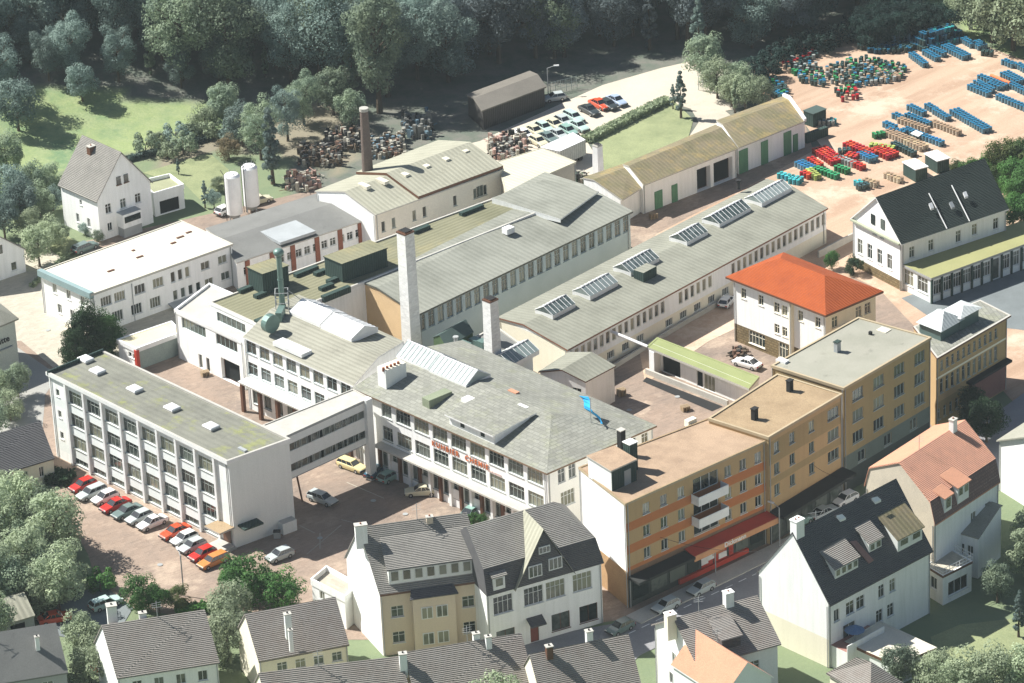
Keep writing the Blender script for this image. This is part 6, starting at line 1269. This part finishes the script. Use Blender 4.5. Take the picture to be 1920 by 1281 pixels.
def T1(u,v,T,sc,lf,lab,**k): return tree(GT(u,v),T,sc,lf,lab,**k)
T1(712,212,TM[3],1.08,L2,'tall light green tree standing forward at the forest edge above the brick chimney',sz=1.05); T1(600,150,TM[1],.95,L2,'light green tree left of the tall forward tree'); T1(430,165,TM[4],1.15,L2,'broad light tree at the top of the meadow'); T1(340,150,TM[0],1.1,L2,'broad tree left at the top of the meadow'); T1(1040,110,TM[2],.95,L2,'paler tree above the forest lamp')
T1(512,345,TC[0],.95,L1,'tall dark conifer beside the silos'); T1(490,300,TM[0],.62,L2,'round tree behind the silos'); T1(455,275,TS[2],.9,L1,'dark tree at the end of the villa garden'); T1(540,265,TM[2],.6,L1,'bushy tree behind the scrap heap'); T1(570,235,TM[4],.55,L2,'mid green tree above the scrap heap'); T1(625,215,TS[2],1.0,L2,'olive tree below the forest left of the brick chimney'); T1(660,240,TS[0],1.0,L2,'olive shrub tree just left of the brick chimney'); T1(420,240,TS[2],.95,L2,'leafy tree at the right end of the meadow'); T1(385,255,TS[1],.9,L4,'pale shrub at the garden corner'); T1(430,300,TS[1],.7,leafmat('leaves_peach',(.33,.25,.15),(.24,.2,.11)),'peach coloured ornamental shrub behind the silo')
T1(385,390,TC[1],.42,L1,'slim dark cypress on the garden lawn'); T1(402,392,TS[0],.5,L1,'shrub beside the slim cypress'); T1(335,328,TC[1],.25,L1,'tiny cone shaped shrub on the garden lawn'); T1(410,360,TS[1],.45,L4,'pale shrub left of the white silos')
T1(35,245,TS[2],1.1,L1,'dark tree at the left edge of the meadow'); T1(0,200,TM[0],.7,L1,'dark tree in the left corner of the meadow'); T1(155,190,TS[2],.8,L1,'small tree in the upper meadow'); T1(15,330,TS[2],.9,L2,'tree at the lower left of the meadow')
for i,(u,v,t,s_,lf) in enumerate(((20,390,2,.9,L1),(60,372,0,.9,L2),(95,360,1,.8,L2),(40,420,0,1.1,L1),(75,405,1,.9,L2),(10,450,0,1.0,L1),(60,445,1,.8,L4),(100,395,0,.6,L1),(95,470,1,.9,L4),(75,500,0,1.0,L4),(110,455,1,.6,L2),(160,440,1,.35,L1),(185,455,1,.35,L2))):
    T1(u,v,TS[t],s_,lf,('shrub','leafy bush','small tree')[i%3]+' '+['left edge above the white gable','beside the villa hedge','left of the white villa','in the garden left of the villa','lower left garden','left edge garden corner','below the garden hedge','at the villa corner','above the drive','left of the long white building','beside the drive lawn','at the foot of the villa wall','by the villa entrance'][i],name='shrub',cat='shrub')
for i,(u,v) in enumerate(((275,290),(300,280),(330,272),(360,262),(395,262),(430,268),(345,290),(315,298))): T1(u,v,BU[i%2],1.5,[L2,L4,L1][i%3],['first','second','third','fourth','fifth','sixth','seventh','last'][i]+' bush from the left on the dry bank behind the garden',name='shrub',cat='shrub')
# trees by the path
PT=[(1320,155,TS[2],1.05,L2,'taller young tree at the left of the pale group'),(1345,185,TS[2],.85,L4,'pale young tree second in the group above the sheds'),(1372,200,TS[2],.72,L4,'pale young tree third in the group above the sheds'),(1398,208,TS[0],.9,L4,'pale young tree fourth in the group above the sheds'),(1425,205,TS[2],.7,L4,'rounded pale tree at the right end of the group'),(1378,212,TC[1],.5,L2,'small conifer before the pale trees'),(1310,120,TC[0],.85,L1,'dark spruce behind the pale young trees'),(1277,222,TC[1],.75,L1,'dark conifer on the green bank'),(1262,205,TC[1],.4,L1,'small conifer beside the taller one on the bank'),(1385,182,TS[2],.75,L2,'leafy tree at the shade edge above the sheds')]
for a in PT: T1(*a)
for i,(u,v,s_,t,lf) in enumerate(((1822,352,.75,0,L3),(1850,350,.8,0,L3),(1880,352,.95,2,L6),(1915,358,1.05,2,L6),(1950,360,1.1,2,L6),(1900,385,.95,2,L3),(1935,400,1.0,2,L3),(1795,338,.5,0,L6),(1905,330,.75,2,L6),(1935,325,.9,1,L6),(1865,372,.8,0,L6),(1925,440,.95,0,L3),(1900,430,.9,0,L3),(1915,412,.9,2,L3),(1955,430,1.0,2,L3))):
    T1(u,v,TS[t],s_,lf,'green tree of the clump behind the dark roofed house at the right edge',group='tree clump behind the dark roofed house')
for i,(u,v,s_) in enumerate(((1820,55,1.5),(1860,80,1.7),(1900,95,1.8),(1950,110,1.7),(1845,25,1.5),(1885,50,1.7),(1930,70,1.7),(1800,15,1.5),(1850,-15,1.7),(1900,10,1.8),(1950,30,1.8),(1770,-20,1.4),(1820,-50,1.6),(1880,-40,1.7),(1940,-30,1.7))):
    T1(u,v,TS[2],s_,L4,'pale grey-green tree of the group at the top right corner',group='pale trees at the top right corner')
# dark mound hedge at the far end of the yard
for i,(u,v) in enumerate(((1612,72),(1630,66),(1650,60),(1670,56),(1690,52),(1712,48),(1735,50),(1757,56),(1780,62),(1630,84),(1655,78),(1680,74),(1705,70),(1730,66),(1610,62),(1645,48),(1690,40))):
    T1(u,v+6,TS[1],.9,L8,'very dark bush in the dense thicket at the far end of the yard',name='bush',cat='bush',group='dark thicket behind the gravel yard')
for i,(u,v) in enumerate(((1405,150),(1425,140),(1450,128),(1475,112),(1500,102),(1530,92),(1560,86),(1590,78),(1415,165),(1545,98),(1440,150))):
    T1(u,v,BU[0],1.5,L8,'low dark bush along the shaded back edge of the yard',name='bush',cat='bush',group='low dark bushes along the back of the yard')
# hedge below the forest car row
def hedge(a,b_,n,w1,h,lf,lab,name='hedge'):
    A,B=GT(*a),GT(*b_); d=(B-A); L=d.length; rr=random.Random(int(a[0])); vs_=[];fs_=[]; t=d.normalized(); nn=Vector((-t.y,t.x,0))
    for _ in range(n):
        f=rr.random(); q=A.lerp(B,f)+nn*rr.uniform(-w1,w1)+Vector((0,0,rr.uniform(.05,h)*(1-.15*rr.random()))); nv=Vector((rr.gauss(0,1),rr.gauss(0,1),rr.gauss(0,1)+.6)).normalized(); x=nv.orthogonal().normalized(); x=Matrix.Rotation(rr.uniform(0,6.28),3,nv)@x; y=nv.cross(x); s=rr.uniform(.22,.42); b0=len(vs_); vs_+=[q-x*s,q-y*s*.6,q+x*s,q+y*s*.6]; fs_.append((b0,b0+1,b0+2,b0+3))
    me=bpy.data.meshes.new(name); me.from_pydata([v-A for v in vs_],[],fs_); me.materials.append(lf); o=bpy.data.objects.new(name,me); COL.objects.link(o); o.location=A; return tag(o,lab,'hedge')
hedge((1098,268),(1250,192),3600,.9,1.2,L4,'long clipped hedge between the parked cars and the green bank'); hedge((232,305),(395,262),1800,.5,1.0,L1,'low dark hedge along the back of the garden lawn'); hedge((0,392),(108,352),1500,.8,1.6,L2,'hedge running left from the white villa'); hedge((330,1150),(425,1145),900,.8,1.3,L3,'short dark green hedge at the bottom of the car park')
hedge((92,900),(135,905),1200,1.6,1.4,L5,'dark shrub bed at the left foot of the office block'); hedge((60,540),(140,470),500,.4,.7,L4,'pale border shrubs beside the drive')
# foreground vegetation
FG=[(168,672,TD[0],1.12,L9,'dense dark green tree between the long white building and the office block'),(143,690,TD[0],.8,L9,'lower dark green tree touching the office block corner'),(203,668,TD[0],.95,L9,'rightmost dark tree beside the red corner pier'),
(470,1140,TS[1],1.25,L3,'big fresh green bush above the grey tiled cottage'),(530,1148,TS[1],1.0,L3,'fresh green bush right of the biggest one'),(440,1120,TS[0],.75,L3,'fresh green bush left of the biggest one'),(268,1150,TS[1],.9,L3,'fresh green bush behind the brown tiled roof'),(300,1150,TS[0],.6,L3,'small green bush at the car park edge'),(335,1145,TS[1],.6,L6,'olive bush at the bottom of the car park'),
(430,1240,TS[1],1.3,L4,'pale bush between the two cottages at the bottom'),(435,1190,TS[0],1.1,L4,'pale tree between the two cottages at the bottom'),(940,1395,TS[2],1.15,L4,'round pale tree before the terraced roofs at the bottom centre'),(190,1110,BU[0],1.3,L3,'dark green bush at the lane corner'),(905,985,TS[1],.28,L3,'green shrub behind the roofs of the front houses'),
(160,1240,TS[0],1.0,L4,'pale bush left of the brown cottage'),(170,1285,TS[1],1.0,L4,'pale bush at the bottom beside the brown cottage'),
(1850,830,TS[2],.8,L5,'dark street tree before the corner building'),(1825,800,TS[2],.7,L5,'smaller dark street tree before the corner building'),(1806,770,TS[0],.7,L5,'dark shrub tree by the ochre block'),
(1925,1088,TS[2],.9,L4,'pale tree cut by the right edge above the lawn'),(1935,1040,TS[2],.8,L4,'pale tree cut by the right edge beside the salmon roofed house'),(1870,1130,TS[0],.8,L2,'green shrub in the garden corner below the terrace'),(1910,1195,TC[1],.6,L1,'dark conifer at the right edge of the lawn'),(1755,1305,TS[1],1.0,L4,'pale bush left of the lawn at the bottom right'),(1805,1325,TS[1],1.2,L4,'pale bush below the lawn'),(1862,1330,TS[2],1.0,L4,'pale bush at the bottom right of the lawn'),(1920,1325,TS[2],1.0,L4,'pale bush in the bottom right corner'),(1690,1290,TS[0],.9,L2,'bush right of the brown hip roofed shed'),(1860,1100,TS[1],.5,L2,'small shrub by the garden wall'),(1610,1215,TS[0],.0001,L2,''),
(1600,515,TS[1],.5,L5,'dark round bush beside the white gabled house'),(1560,505,TS[0],.45,L3,'green shrub behind the orange roof'),(890,985,BU[0],.7,L3,'low green plant behind the front houses')]
for a in FG:
    if a[3]>.01: T1(*a)
CLUMP=[(20,960),(55,945),(90,960),(125,975),(10,1000),(50,1000),(90,1010),(130,1020),(155,1000),(20,1050),(60,1055),(100,1060),(140,1065),(165,1060),(30,1095),(80,1100),(125,1105),(160,1100),(0,920),(40,915),(-10,1040),(0,820),(30,790),(0,770),(45,745),(10,1150),(25,1175),(-10,980)]
for i,(u,v) in enumerate(CLUMP): T1(u-(48 if v>880 else 10),v+(48 if v>880 else 0),TS[i%3],random.uniform(.95,1.2) if v>880 else .8,L4 if i%3 else L2,'grey-green tree in the dense thicket at the left beside the car park' if v>880 else 'grey-green tree left of the office block below the lettered house',group='thicket left of the car park' if v>880 else 'trees below the lettered house')
# green waste bin, bollards, person on the street
r=empty('waste_skip',G(190,1103),'dark green waste skip at the car park corner under the trees','skip'); m=MB(); m.box(G(190,1103),.4,2.4,1.5,.1,1.3,GREENP); m.build('body',r); m=MB(); m.box(G(190,1103),.4,2.5,1.6,1.3,1.4,DGREEN); m.build('lid',r)
for k,(u,v) in enumerate(((300,1060),(470,1085),(600,1010),(760,965),(700,940),(1180,770),(1270,745),(1360,730),(420,690),(1600,640),(90,620),(1240,1165))):
    m=MB(); g=G(u,v); m.cyl(g,.38,.09,.115,GYP,14); tag(m.build('manhole_cover'),kind='structure')
for k,(u,v,l) in enumerate(((520,1010,'grey bin by the office end wall'),(1110,725,'dark bin by the workshop annex'),(980,350,'green bin beside the cream roofed shed'),(1300,590,'dark bin at the foot of the long workshop'))):
    r=empty('waste_bin',G(u,v),l,'bin'); m=MB(); m.box(G(u,v),k,.9,.7,.15,1.1,DGREEN if k%2 else GYP); m.build('body',r); m=MB(); m.box(G(u,v),k,.98,.8,1.1,1.18,BLK); m.build('lid',r)
def pallets(u,v,n,lab,a=.4):
    m=MB(); g=G(u,v)
    for k in range(n):
        z=.06+k*.15
        for j in range(5): m.box(g+Vector((math.cos(a+1.57),math.sin(a+1.57),0))*(j-2)*.2,a,1.2,.13,z+.1,z+.125,MATS['timber_pale'])
        for j in (-1,0,1): m.box(g+Vector((math.cos(a),math.sin(a),0))*j*.5,a,.1,.95,z,z+.1,MATS['timber_pale'])
    tag(m.build('pallet_stack'),lab,'pallets')
mat('timber_pale',(.36,.27,.17),grain=.15)
for k,(u,v,n,l) in enumerate(((1165,742,7,'pallet stack in the middle courtyard nearest the hipped roof'),(1285,770,5,'low pallet stack by the ramp wall'),(1225,410,6,'pallet stack before the middle green-doored shed'),(1425,300,8,'pallet stack before the far green-doored shed'),(385,705,5,'pallet stack beside the garage bay'))): pallets(u,v,n,l)
for k,(hb,e,rise,h) in enumerate(HOUSES):
    if k in (0,1) or k%4==3: continue
    E=hb.E; q=E[e].lerp(E[(e+3)%4],.5).lerp(E[(e+1)%4].lerp(E[(e+2)%4],.5),.3+.12*(k%4)); m=MB(); z=h+rise; m.rod((q.x,q.y,z-.3),(q.x,q.y,z+2.2),.04,GYP,4)
    for j in range(3): m.rod((q.x-.6,q.y-.2*j,z+1.3+.35*j),(q.x+.6,q.y+.1,z+1.3+.35*j),.025,GYP,3)
    m.build('aerial',hb.root)
def wire(a,b_,za,zb,sag=1.2):
    A,B=G(*a),G(*b_); A.z=za;B.z=zb; m=MB(); n=14; P=[A.lerp(B,t/n)-Z*(sag*4*(t/n)*(1-t/n)) for t in range(n+1)]
    for p,q in zip(P,P[1:]): m.rod(p,q,.03,BLK,3)
    return m
for k,(a,b_,za,zb,l) in enumerate((((1183,1100),(1430,1150),9,9,'overhead wire across the street from the white end wall to the great gable'),((1500,960),(1600,1010),9,9,'overhead wire across the dark street by the awning'))):
    tag(wire(a,b_,za,zb).build('overhead_wire'),l,'wire')
for o in bpy.data.objects:
    if '_w' in o: del o['_w']

m=MB(); m.prism([(-1450,-350),(1450,-350),(1450,gy1+560),(-1450,gy1+560)],-1.5,262,None); m.mats=[]
me=bpy.data.meshes.new('haze'); me.from_pydata(m.v,[],m.f); hz=bpy.data.materials.new('haze'); hz.use_nodes=True; N=hz.node_tree.nodes; N.remove(N['Principled BSDF']); pv=N.new('ShaderNodeVolumePrincipled'); pv.inputs['Color'].default_value=(.84,.95,.95,1); pv.inputs['Density'].default_value=.00007; pv.inputs['Anisotropy'].default_value=.0
hz.node_tree.links.new(pv.outputs[0],N['Material Output'].inputs['Volume']); me.materials.append(hz); o=bpy.data.objects.new('haze',me); COL.objects.link(o); tag(o,'thin summer haze over the valley',None,None,'stuff')
for a in bpy.data.meshes['haze'].polygons: pass
